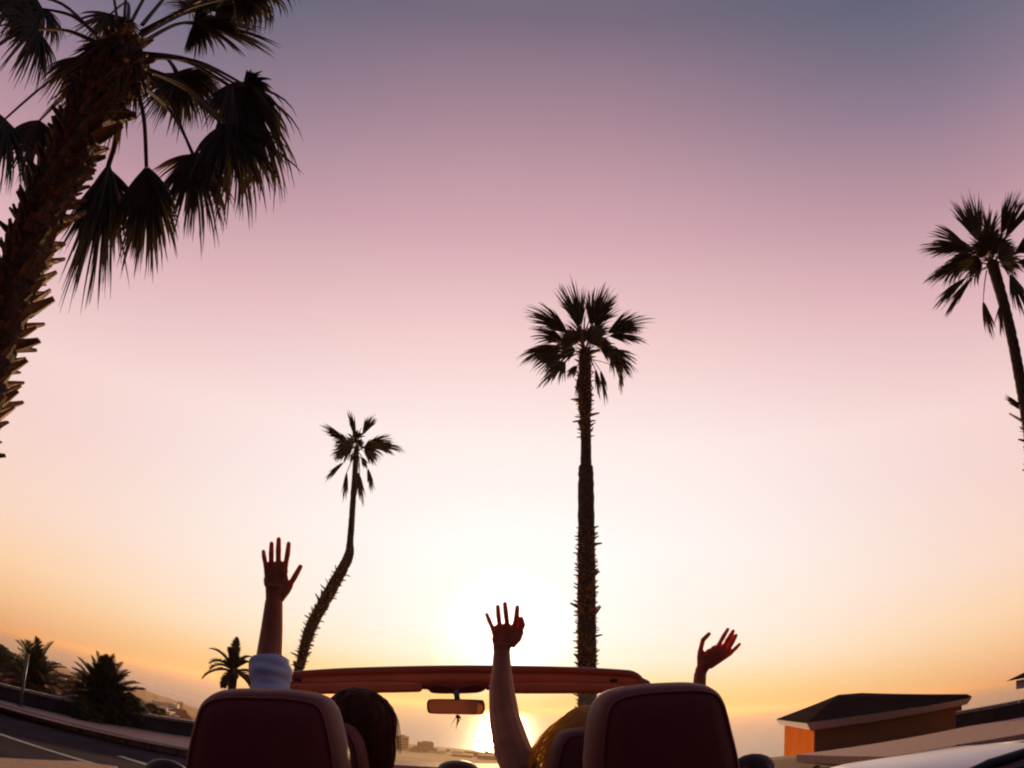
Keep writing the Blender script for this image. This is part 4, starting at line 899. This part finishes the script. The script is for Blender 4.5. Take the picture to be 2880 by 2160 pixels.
    for s in (-1, 1):
        mb = MB(); mb.ball((cx+s*.56, 4.74, .72), .11, (1,.6,.8), 16); obj('headlight', mb, mat('lamp_glass', (.5,.5,.5), .1, .6), car, smooth=True)
        mb = MB(); mb.ball((cx+s*.62, -.5, .72), .09, (1.2,.5,.9), 16); obj('tail_light', mb, mat('red_lens', (.35,.02,.02), .2, .6), car, smooth=True)
    mb = MB(); mb.box((cx, 1.9, .27), (1.5, 3.2, .06)); obj('floor_pan', mb, PLASTIC, car)
    for s in (-1, 1):
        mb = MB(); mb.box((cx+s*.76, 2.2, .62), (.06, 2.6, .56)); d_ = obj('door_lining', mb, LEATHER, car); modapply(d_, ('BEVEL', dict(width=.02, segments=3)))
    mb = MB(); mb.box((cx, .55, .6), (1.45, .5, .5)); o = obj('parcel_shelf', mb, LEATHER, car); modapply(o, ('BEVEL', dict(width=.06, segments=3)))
    mb = MB(); mb.box((cx, 2.0, .42), (.2, 1.5, .22)); o = obj('centre_console', mb, PLASTIC, car); modapply(o, ('BEVEL', dict(width=.03, segments=3)))
    # dashboard: height taken from its top edge in the photograph
    zt = CL(1300,2148,3.25).z; mb = MB(); pr = [(2.98,zt-.32),(2.93,zt-.10),(2.98,zt-.03),(3.08,zt-.005),(3.30,zt),(3.60,zt-.05),(3.66,zt-.3)]
    xs = [cx-.74, cx-.7, cx-.3, cx+.3, cx+.7, cx+.74]
    for x in xs:
        for (y, z) in pr: mb.v.append(Vector((x, y, z-(.02 if abs(x-cx) > .72 else 0))))
    m_ = len(pr)
    for i in range(len(xs)-1):
        for k in range(m_): a = i*m_+k; b = i*m_+(k+1) % m_; mb.f.append((a, b, b+m_, a+m_)); mb.m.append(0)
    mb.f.append(tuple(range(m_))); mb.m.append(0); mb.f.append(tuple(reversed(range(m_*5, m_*6)))); mb.m.append(0)
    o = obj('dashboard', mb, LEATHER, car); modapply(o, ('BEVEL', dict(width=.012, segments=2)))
    a, b = CL(1232,2150,3.12), CL(1345,2150,3.12); c = (a+b)/2; mb = MB(); mb.ball(c+Vector((0,0,-.02)), (b.x-a.x)/2*1.02, (1,.9,.48), 20); obj('dash_pod', mb, PLASTIC, car, smooth=True)
    # steering wheel on the left
    c = Vector((cx-.38, 2.72, .90)); mb = MB(); Rm = Matrix.Rotation(math.radians(-65), 3, 'X')
    ring = [c+Rm @ Vector((math.cos(w)*.18, math.sin(w)*.18, 0)) for w in [2*math.pi*k/28 for k in range(29)]]; mb.tube(ring, .014, 8, cap=False)
    for w in (0, math.pi, -math.pi/2): mb.tube([c, c+Rm @ Vector((math.cos(w)*.18, math.sin(w)*.18, 0))], .012, 6)
    mb.ball(c, .05); mb.tube([c, c+Vector((0,.35,-.10))], .03, 8); obj('steering_wheel', mb, PLASTIC, car, smooth=True)
car_shell()
# charm hanging from the mirror
def charm():
    a = P(1286,2006,2.80); t = thing('mirror_charm', 'small feathered charm hanging under the rear view mirror', 'charm', a); inv = MW(t).inverted()
    mb = MB(); mb.tube([a, P(1286,2012,2.80)], .0018, 5); obj('cord', mb, PLASTIC, t, inv=inv)
    random.seed(2); mb = MB(); FT = mat('charm_feather', (.20,.07,.03), .8, .2, trans=.3)
    for (x, y, w) in [(1282,2052,.012),(1292,2030,.012),(1296,2024,.010),(1288,2040,.014),(1284,2046,.010),(1272,2034,.005),(1268,2042,.004),(1290,2020,.018),(1286,2034,.014)]:
        s = P(1286+random.uniform(-5,5),2011,2.80); e = P(x, y, 2.80+random.uniform(-.02,.02)); d = e-s; mb.tube([s, s+d*.35, s+d*.8, e], [.002,w*.5,w*.4,.001], 5, flat=.3)
    obj('feathers', mb, FT, t, inv=inv)
charm()
#@@PARKED
def parked_car():
    # hatchback parked alongside on the right, lower than the road; built along +y
    loc = Vector((2.62, 4.15, -.44)); t = thing('parked_car', 'pale silver hatchback parked alongside at the lower right corner', 'car', loc, (0,0,math.radians(2))); 
    PT = mat('silver_paint', (.62,.52,.50), .38, .5, coat=.35, var=.02, scale=3); GL = mat('car_glass', (.05,.05,.06), .06, .8); BK = mat('seal_black', (.015,.015,.015), .5)
    prof = [(-1.75,.42,.80),(-1.70,.80,.82),(-1.45,.90,.84),(-1.25,.95,.84)]
    def shell(name, secs, mt, n=14, pw=.55):
        mb = MB()
        for (y, z0, z1, w) in secs:
            for k in range(n+1):
                a = math.pi*k/n; ca, sa = math.cos(a), math.sin(a); mb.v.append(Vector((w*math.copysign(abs(ca)**pw, ca), y, z0+(z1-z0)*abs(sa)**pw)))
        for i in range(len(secs)-1):
            for k in range(n): a = i*(n+1)+k; mb.f.append((a, a+1, a+n+2, a+n+1)); mb.m.append(0)
        e = (len(secs)-1)*(n+1); mb.f.append(tuple(reversed(range(n+1)))); mb.f.append(tuple(e+k for k in range(n+1))); mb.m += [0,0]
        return obj(name, mb, mt, t, smooth=True)
    bd = shell('body', [(-1.80,.30,.62,.66),(-1.74,.25,.86,.76),(-1.4,.22,.95,.83),(-.6,.22,.96,.85),(.3,.22,.97,.85),(.9,.22,.99,.85),(1.2,.22,1.0,.84),(1.7,.24,.98,.80),(2.05,.28,.86,.74),(2.2,.32,.6,.62)], PT)
    shell('roof', [(-.98,1.18,1.31,.58),(-.9,1.18,1.335,.60),(-.4,1.16,1.365,.62),(.15,1.16,1.36,.62),(.42,1.18,1.335,.60)], PT, pw=.5)
    mb = MB(); mb.tube([(-.60,-.99,1.27),(-.3,-1.0,1.335),(0,-1.0,1.352),(.3,-1.0,1.335),(.60,-.99,1.27)], .030, 8); obj('rear_seal', mb, BK, t, smooth=True)
    # glasshouse: separate panes between black seals
    def pane(name, pts, m_=GL):
        mb = MB(); mb.add(pts, [tuple(range(len(pts)))]); mb.add([Vector(p)*.985 for p in pts], [tuple(reversed(range(len(pts))))]); return obj(name, mb, m_, t)
    pane('rear_window', [(-.62,-1.60,.97),(.62,-1.60,.97),(.55,-1.03,1.29),(-.55,-1.03,1.29)]); pane('windscreen', [(.66,1.15,1.0),(-.66,1.15,1.0),(-.56,.46,1.31),(.56,.46,1.31)])
    for s in (-1, 1):
        for (y0, y1, y2, y3) in ((-1.35,-.42,-.42,-.98),(-.36,1.02,.44,-.36)):
            pts = [(s*.76,y0,.96),(s*.76,y1,.96),(s*.60,y2,1.27),(s*.60,y3,1.27)]; pane('side_window', pts if s > 0 else pts[::-1])
        for a, b in (((s*.66,-1.62,.96),(s*.57,-1.0,1.30)),((s*.70,1.12,1.0),(s*.57,.44,1.31)),((s*.77,-.39,.95),(s*.61,-.39,1.28))):
            mb = MB(); mb.tube([a, b], .035, 8); obj('pillar', mb, BK, t, smooth=True)
        mb = MB(); mb.tube([(s*.60,-.95,1.305),(s*.62,-.3,1.335),(s*.60,.42,1.31)], .010, 8); obj('roof_rail', mb, PT, t, smooth=True)
        mb = MB(); mb.ball((s*.96,.72,1.02), .09, (1.1,.6,.75), 14); mb.tube([(s*.84,.74,.98),(s*.95,.72,1.0)], .03, 6); obj('side_mirror', mb, PT, t, smooth=True)
        for y in (-1.15, 1.45):
            mb = MB(); mb.tube([(s*.66,y,.31),(s*.86,y,.31)], .31, 26, up=(0,0,1)); w_ = obj('wheel', mb, MATS['rubber'], t)
            mb = MB(); mb.tube([(s*.82,y,.31),(s*.875,y,.31)], .2, 18, up=(0,0,1)); obj('rim', mb, MATS['chrome'], w_)
        mb = MB(); mb.ball((s*.6,2.08,.68), .12, (1,.7,.7), 14); obj('headlight', mb, MATS['lamp_glass'], t, smooth=True)
        mb = MB(); mb.ball((s*.66,-1.72,.78), .10, (.8,.6,1.2), 14); obj('tail_light', mb, MATS['red_lens'], t, smooth=True)
parked_car()
#@@PEOPLE
def push(o, fn):
    me = o.data; n = len(me.vertices); co = [0.0]*(3*n); me.vertices.foreach_get('co', co)
    nr = [Vector(x.vector) for x in me.vertex_normals]
    for i in range(n):
        p = Vector(co[3*i:3*i+3]); p = p+nr[i]*fn(p); co[3*i:3*i+3] = p
    me.vertices.foreach_set('co', co); me.update()
def blob_person(name, label, skin_parts, fine_parts, cloth_parts, hair_fn, cloth_mat, loc, voxel=.0045):
    t = thing(name, label, 'person', loc); inv = MW(t).inverted()
    mb = MB()
    for kind, *a in skin_parts:
        if kind == 't': mb.tube(*a, n=14) if len(a) == 2 else mb.tube(a[0], a[1], n=14, flat=a[2], up=a[3])
        else: mb.ball(*a)
    o = obj('body', mb, SKIN, t, smooth=True, inv=inv); modapply(o, ('REMESH', dict(mode='VOXEL', voxel_size=.009, use_smooth_shade=True)), ('SMOOTH', dict(factor=.5, iterations=3)))
    mb = MB()
    for kind, *a in fine_parts:
        if kind == 't': mb.tube(*a, n=14) if len(a) == 2 else mb.tube(a[0], a[1], n=14, flat=a[2], up=a[3])
        else: mb.ball(*a)
    f = obj('fine', mb, SKIN, t, smooth=True, inv=inv); modapply(f, ('REMESH', dict(mode='VOXEL', voxel_size=.0021, use_smooth_shade=True)), ('SMOOTH', dict(factor=.5, iterations=3)))
    bm = bmesh.new(); bm.from_mesh(o.data); bm.from_mesh(f.data); bm.to_mesh(o.data); bm.free(); fm = f.data; bpy.data.objects.remove(f); bpy.data.meshes.remove(fm)
    o.data.polygons.foreach_set('use_smooth', [True]*len(o.data.polygons))
    mb = MB()
    for kind, *a in cloth_parts:
        if kind == 't': mb.tube(*a, n=20) if len(a) == 2 else mb.tube(a[0], a[1], n=20, flat=a[2], up=a[3])
        else: mb.ball(*a)
    c = obj('shirt', mb, cloth_mat, t, smooth=True, inv=inv); modapply(c, ('REMESH', dict(mode='VOXEL', voxel_size=.006, use_smooth_shade=True)), ('SMOOTH', dict(factor=.5, iterations=2)))
    push(c, lambda p: noise.noise(Vector((p.x*14+p.z*9, p.y*16, p.z*58)))*.006+noise.noise(Vector((p.x*9, p.y*9, p.z*16+4)))*.005)      # cloth folds
    hair_fn(t, inv); return t
def hand_parts(d, fingers, palm, wrist, thumb=None, s=1.0):
    """fingers: list of (base px, mid px, tip px, dist offset); palm: list of (px,py,r_mm)"""
    out = []
    for (b, m_, e, r) in fingers:
        pb, pm, pe = P(*b, d), P(*m_, d-.008), P(*e, d-.002)
        q = pb.lerp(pm, .5); q2 = pm.lerp(pe, .5)
        r *= .93; out.append(('t', [pb, q, pm, q2, pe], [r*1.04, r*.96, r*1.02, r*.93, r*.84])); out.append(('b', pe, r*.85))
        out.append(('b', pm, r*1.02))
        # metacarpal inside the palm
        out.append(('t', [pb, wrist.lerp(pb, .35)], [r*1.12, r*1.35]))
    for (x, y, r, sc) in palm: out.append(('b', P(x, y, d), r, (sc,.42,1.0)))
    return out
def head(c, face, rs=1.0, lean=0):
    """skull, jaw, nose, ears; face = unit vector the face looks along"""
    f = Vector(face).normalized(); s = f.cross(Vector((0,0,1))).normalized(); z = Vector((0,0,1)); o = []
    o.append(('b', c, .095*rs, (.80,.98,1.12))); o.append(('b', c+f*.035-z*.045, .068*rs, (.85,.9,1.1))); o.append(('b', c+f*.062-z*.095, .032*rs, (1.1,.8,.7)))
    o.append(('t', [c+f*.088+z*.01, c+f*.112-z*.028], [.008,.014])); o.append(('b', c+f*.085-z*.062, .018*rs, (1.3,.6,.5)))
    for k in (-1, 1):
        o.append(('b', c+s*k*.078-z*.012-f*.01, .026, (.35,.7,1.15))); o.append(('b', c+f*.083+s*k*.030+z*.008, .013)); o.append(('b', c+f*.075+s*k*.042-z*.03, .022))
    return o
def strands(mb, roots, n, length, r, gv, spread=.02):
    for _ in range(n):
        p, d = roots(); p = p.copy(); pts = [p.copy()]
        for k in range(7):
            d = (d+Vector((random.gauss(0,spread), random.gauss(0,spread), -gv))).normalized(); p = p+d*length*random.uniform(.8,1.2)/7; pts.append(p.copy())
        mb.tube(pts, [r, r, r, r*.9, r*.8, r*.7, r*.5, r*.25], 4)
def make_driver():
    d = 2.25
    hc = P(1010,2056,2.10); hc.z = P(1010,1950,2.10).z-.105*1.02; cx = hc.x
    sh = Vector((cx, hc.y+.02, hc.z-.27)); hip = Vector((cx, hc.y+.10, hc.z-.82))
    wr = P(771,1690,d); el_ = P(756,2040,2.12); shl = sh+Vector((-.18,0,0)); shr = sh+Vector((.18,0,0))
    mid1 = P(765,1770,d-.01); mid2 = P(757,1850,d-.03); mid3 = P(756,1930,d-.07)
    parts = head(hc, (0,1,0))
    parts += [('t', [hc-Vector((0,0,.05)), sh+Vector((0,-.01,.02))], [.055,.062]), ('t', [sh, (sh+hip)/2, hip], [.13,.13,.15], 1.0, (1,0,0)), ('t', [shl, sh, shr], [.062,.09,.062])]
    parts += [('t', [el_, el_.lerp(shl, .5), shl], [.043,.05,.058]), ('b', el_, .043)]; body = parts; parts = [('t', [wr, mid1, mid2, mid3, el_], [.0265,.033,.0385,.043,.041])]
    # left hand, open, back of the hand to the camera
    F = [((748,1592),(743,1568),(741,1551),.0078),((763,1590),(763,1556),(764,1529),.0086),((783,1588),(783,1550),(784,1517),.0090),((803,1590),(809,1557),(812,1529),.0086),((806,1660),(828,1624),(845,1594),.0092)]
    parts += hand_parts(d, F, [(764,1606,.031,.80),(788,1606,.031,.80),(766,1632,.034,.82),(787,1632,.033,.82),(772,1658,.033,.80),(790,1652,.024,.9)], wr)
    parts += [('t', [P(783,1680,d), P(806,1655,d), P(818,1640,d)], [.019,.0155,.011]), ('t', [P(774,1645,d), wr], [.030,.0255], .78, (0,1,0)), ('t', [P(775,1622,d), P(773,1656,d), wr, P(769,1705,d)], [.013,.021,.0258,.0275])]
    fine = parts; parts = body
    # right arm rests forward on the steering wheel
    e2 = shr+Vector((.06,.16,-.24)); w2 = Vector((cx+.10, 2.62, .96)); parts += [('t', [shr, shr.lerp(e2, .5), e2], [.055,.05,.042]), ('t', [e2, e2.lerp(w2, .4), w2], [.042,.038,.027]), ('b', w2+Vector((0,.05,.01)), .042, (.8,1,.5))]
    for k in range(4): q = w2+Vector((-.03+k*.02,.08,.02)); parts.append(('t', [q, q+Vector((0,.035,0)), q+Vector((0,.045,-.03))], [.009,.008,.007]))
    parts.append(('t', [w2+Vector((-.03,.03,0)), w2+Vector((-.05,.07,-.02))], [.011,.009]))
    for s in (-1, 1):
        kn = hip+Vector((s*.12,.44,.10)); ft = kn+Vector((0,.30,-.36)); parts += [('t', [hip+Vector((s*.09,0,0)), kn], [.085,.06]), ('t', [kn, ft], [.058,.04]), ('t', [ft, ft+Vector((0,.18,.02))], [.04,.03])]
    # shirt: body, sleeves; the left sleeve ends in a rolled cuff on the forearm
    ct, cb = P(757,1864,d-.035), P(757,1924,d-.06)
    cl = [('t', [sh+Vector((0,0,.05)), sh, (sh+hip)/2, hip], [.075,.145,.145,.165], 1.0, (1,0,0)), ('t', [shl, sh, shr], [.075,.10,.075]), ('t', [el_, el_.lerp(shl, .5), shl], [.066,.068,.075]), ('t', [cb, el_], [.050,.062]),
          ('t', [P(757,1856,d-.03), P(757,1859,d-.031), P(758,1888,d-.045), P(758,1910,d-.055), P(758,1922,d-.06), P(758,1936,d-.065)], [.050,.059,.062,.061,.054,.058]), ('t', [shr, shr.lerp(e2, .5), e2], [.072,.064,.055])]
    def hair(t, inv):
        random.seed(71); mb = MB(); mb.ball(hc+Vector((0,-.018,.006)), .113, (.93,1.0,1.06), 28); mb.ball(hc+Vector((0,-.03,-.05)), .112, (.96,.75,1.1), 24); mb.ball(hc+Vector((.012,-.03,-.14)), .095, (1.0,.6,1.1), 24)
        o = obj('hair', mb, HAIRD, t, smooth=True, inv=inv); modapply(o, ('REMESH', dict(mode='VOXEL', voxel_size=.006, use_smooth_shade=True)), ('SMOOTH', dict(factor=.5, iterations=8)))
        push(o, lambda p: .004*noise.noise(Vector((p.x*70, p.y*70, p.z*7)))+.005*noise.noise(p*16))
        m2 = MB()
        def rt():
            a = random.uniform(0, 2*math.pi); e = random.uniform(.6,1.4); n_ = Vector((math.cos(a)*math.cos(e), math.sin(a)*math.cos(e), math.sin(e))); p = hc+Vector((0,-.018,.006))+Vector((n_.x*.106, n_.y*.112, n_.z*.118))
            return p, (Vector((n_.x, n_.y*.6-.2, 0))*.8+Vector((0,0,-.4))).normalized()
        strands(m2, rt, 420, .13, .0010, .6, .03)
        def rt2():
            s = random.choice((1,1,-1)); return hc+Vector((s*.088, random.uniform(-.05,.03), random.uniform(-.17,-.06))), Vector((s*.12,0,-.9)).normalized()
        obj('hair_strands', m2, HAIRD, o, inv=None if False else Matrix.Identity(4) @ inv)
    blob_person('person', 'person in pale blue shirt with dark hair raising left arm from left seat', parts, fine, cl, hair, mat('pale_blue_cotton', (.52,.56,.72), .85, .2, var=.08, scale=14, bump=.2, bscale=300, trans=.12), (cx, hip.y, hip.z-.15))
make_driver()
def make_passenger():
    hc = P(1652,2085,2.12); hc.z = P(1640,1992,2.12).z-.11; cx = hc.x
    sh = Vector((cx, hc.y+.02, hc.z-.27)); hip = Vector((cx, hc.y+.10, hc.z-.82)); shl = sh+Vector((-.17,0,0)); shr = sh+Vector((.17,0,0))
    d = 2.42; wr = P(1411,1836,d)
    f1, f2, f3, f4 = P(1411,1880,d-.03), P(1411,1940,d-.08), P(1419,2020,d-.15), P(1440,2105,d-.24); el_ = P(1476,2190,d-.32)
    parts = head(hc, (0,1,0), .96)
    parts += [('t', [hc-Vector((0,0,.05)), sh+Vector((0,-.01,.02))], [.05,.055]), ('t', [sh, (sh+hip)/2, hip], [.115,.11,.15], 1.0, (1,0,0)), ('t', [shl, sh, shr], [.055,.08,.055])]
    parts += [('t', [el_, el_.lerp(shl, .5), shl], [.053,.055,.058]), ('b', el_, .053)]; body = parts; parts = [('t', [wr, f1, f2, f3, f4, el_], [.0265,.030,.0385,.045,.0525,.053])]
    F = [((1386,1768),(1376,1746),(1369,1728),.0074),((1406,1764),(1402,1732),(1400,1706),.0083),((1427,1760),(1423,1727),(1420,1698),.0086),((1448,1758),(1453,1732),(1455,1708),.0088),((1462,1778),(1470,1758),(1466,1740),.0095)]
    parts += hand_parts(d, F, [(1461,1757,.0135,1.0),(1464,1750,.011,1.0),(1402,1778,.026,.85),(1424,1776,.028,.9),(1442,1778,.022,.95),(1406,1798,.029,.9),(1428,1798,.027,.9),(1413,1816,.028,.9)], wr)
    parts += [('t', [P(1432,1812,d), P(1452,1792,d), P(1463,1772,d)], [.020,.019,.014]), ('t', [P(1412,1810,d), wr], [.029,.0265], .85, (0,1,0)), ('t', [P(1414,1778,d), P(1413,1808,d), wr, P(1411,1850,d-.01)], [.013,.020,.0258,.0275])]
    # right arm and hand, wrist bent outward, seen above the right headrest
    d2 = 2.30; w2 = P(1969,1893,d2); g1 = P(1967,1925,d2-.01); g2 = P(1958,2010,d2-.04); e2 = P(1940,2130,d2-.10)
    parts += [('t', [w2, g1, g2, e2], [.0190,.0200,.030,.041]), ('t', [P(1985,1862,d2), P(1975,1880,d2), w2], [.019,.019,.019])]; body += [('t', [e2, e2.lerp(shr, .5), shr], [.042,.046,.056]), ('b', e2, .042)]
    F2 = [((2019,1818),(2034,1791),(2047,1770),.0072),((2034,1822),(2050,1795),(2062,1775),.0074),((2046,1830),(2060,1806),(2070,1787),.0072),((2054,1838),(2068,1824),(2080,1812),.0064),((1969,1832),(1977,1800),(1994,1783),.0080)]
    parts += hand_parts(d2, F2, [(2012,1834,.022,.9),(2028,1836,.022,.9),(2040,1838,.016,.9),(1998,1845,.024,.9),(2012,1850,.023,.9),(1984,1860,.024,.9),(1996,1862,.022,.9),(1976,1876,.0215,.9)], w2)
    parts += [('t', [P(1976,1868,d2), P(1971,1846,d2), P(1971,1830,d2)], [.018,.0125,.0095])]
    fine = parts; parts = body
    for s in (-1, 1):
        kn = hip+Vector((s*.12,.44,.10)); ft = kn+Vector((0,.30,-.36)); parts += [('t', [hip+Vector((s*.09,0,0)), kn], [.08,.056]), ('t', [kn, ft], [.055,.038]), ('t', [ft, ft+Vector((0,.17,.02))], [.038,.028])]
    cl = [('t', [sh+Vector((0,0,-.03)), (sh+hip)/2, hip], [.125,.125,.165], 1.0, (1,0,0)), ('t', [sh+Vector((-.08,0,.03)), sh+Vector((-.09,0,-.1))], [.05,.06]), ('t', [sh+Vector((.08,0,.03)), sh+Vector((.09,0,-.1))], [.05,.06])]
    def hair(t, inv):
        random.seed(72); mb = MB(); mb.ball(hc+Vector((0,-.015,.004)), .108, (.93,1.0,1.05), 28); mb.ball(hc+Vector((0,-.02,-.08)), .11, (1.02,.8,1.1), 24); mb.ball(hc+Vector((0,-.02,-.19)), .10, (1.0,.7,1.2), 24)
        o = obj('hair', mb, HAIRB, t, smooth=True, inv=inv); modapply(o, ('REMESH', dict(mode='VOXEL', voxel_size=.006, use_smooth_shade=True)), ('SMOOTH', dict(factor=.5, iterations=8)))
        push(o, lambda p: .005*noise.noise(Vector((p.x*60, p.y*60, p.z*6)))+.007*noise.noise(p*14))
        m2 = MB()
        def rt():
            a = random.uniform(0, 2*math.pi); e = random.uniform(.0,1.4); n_ = Vector((math.cos(a)*math.cos(e), math.sin(a)*math.cos(e), math.sin(e))); p = hc+Vector((0,-.015,.004))+Vector((n_.x*.102, n_.y*.108, n_.z*.114))
            return p, (Vector((n_.x, n_.y*.6, 0))*.9+Vector((0,0,-.3))).normalized()
        strands(m2, rt, 460, .26, .0011, .42, .05)
        def rt2():
            s = random.choice((-1,-1,1)); return hc+Vector((s*.10, random.uniform(-.05,.05), random.uniform(-.18,.04))), Vector((s*.22,0,-.9)).normalized()
        strands(m2, rt2, 220, .2, .0011, .25, .10); obj('hair_strands', m2, HAIRB, o, inv=inv)
    blob_person('person', 'blond person raising both bare arms from the right front seat', parts, fine, cl, hair, mat('dark_cotton', (.06,.04,.05), .85, .2, bump=.2, bscale=300), (cx, hip.y, hip.z-.15))
make_passenger()
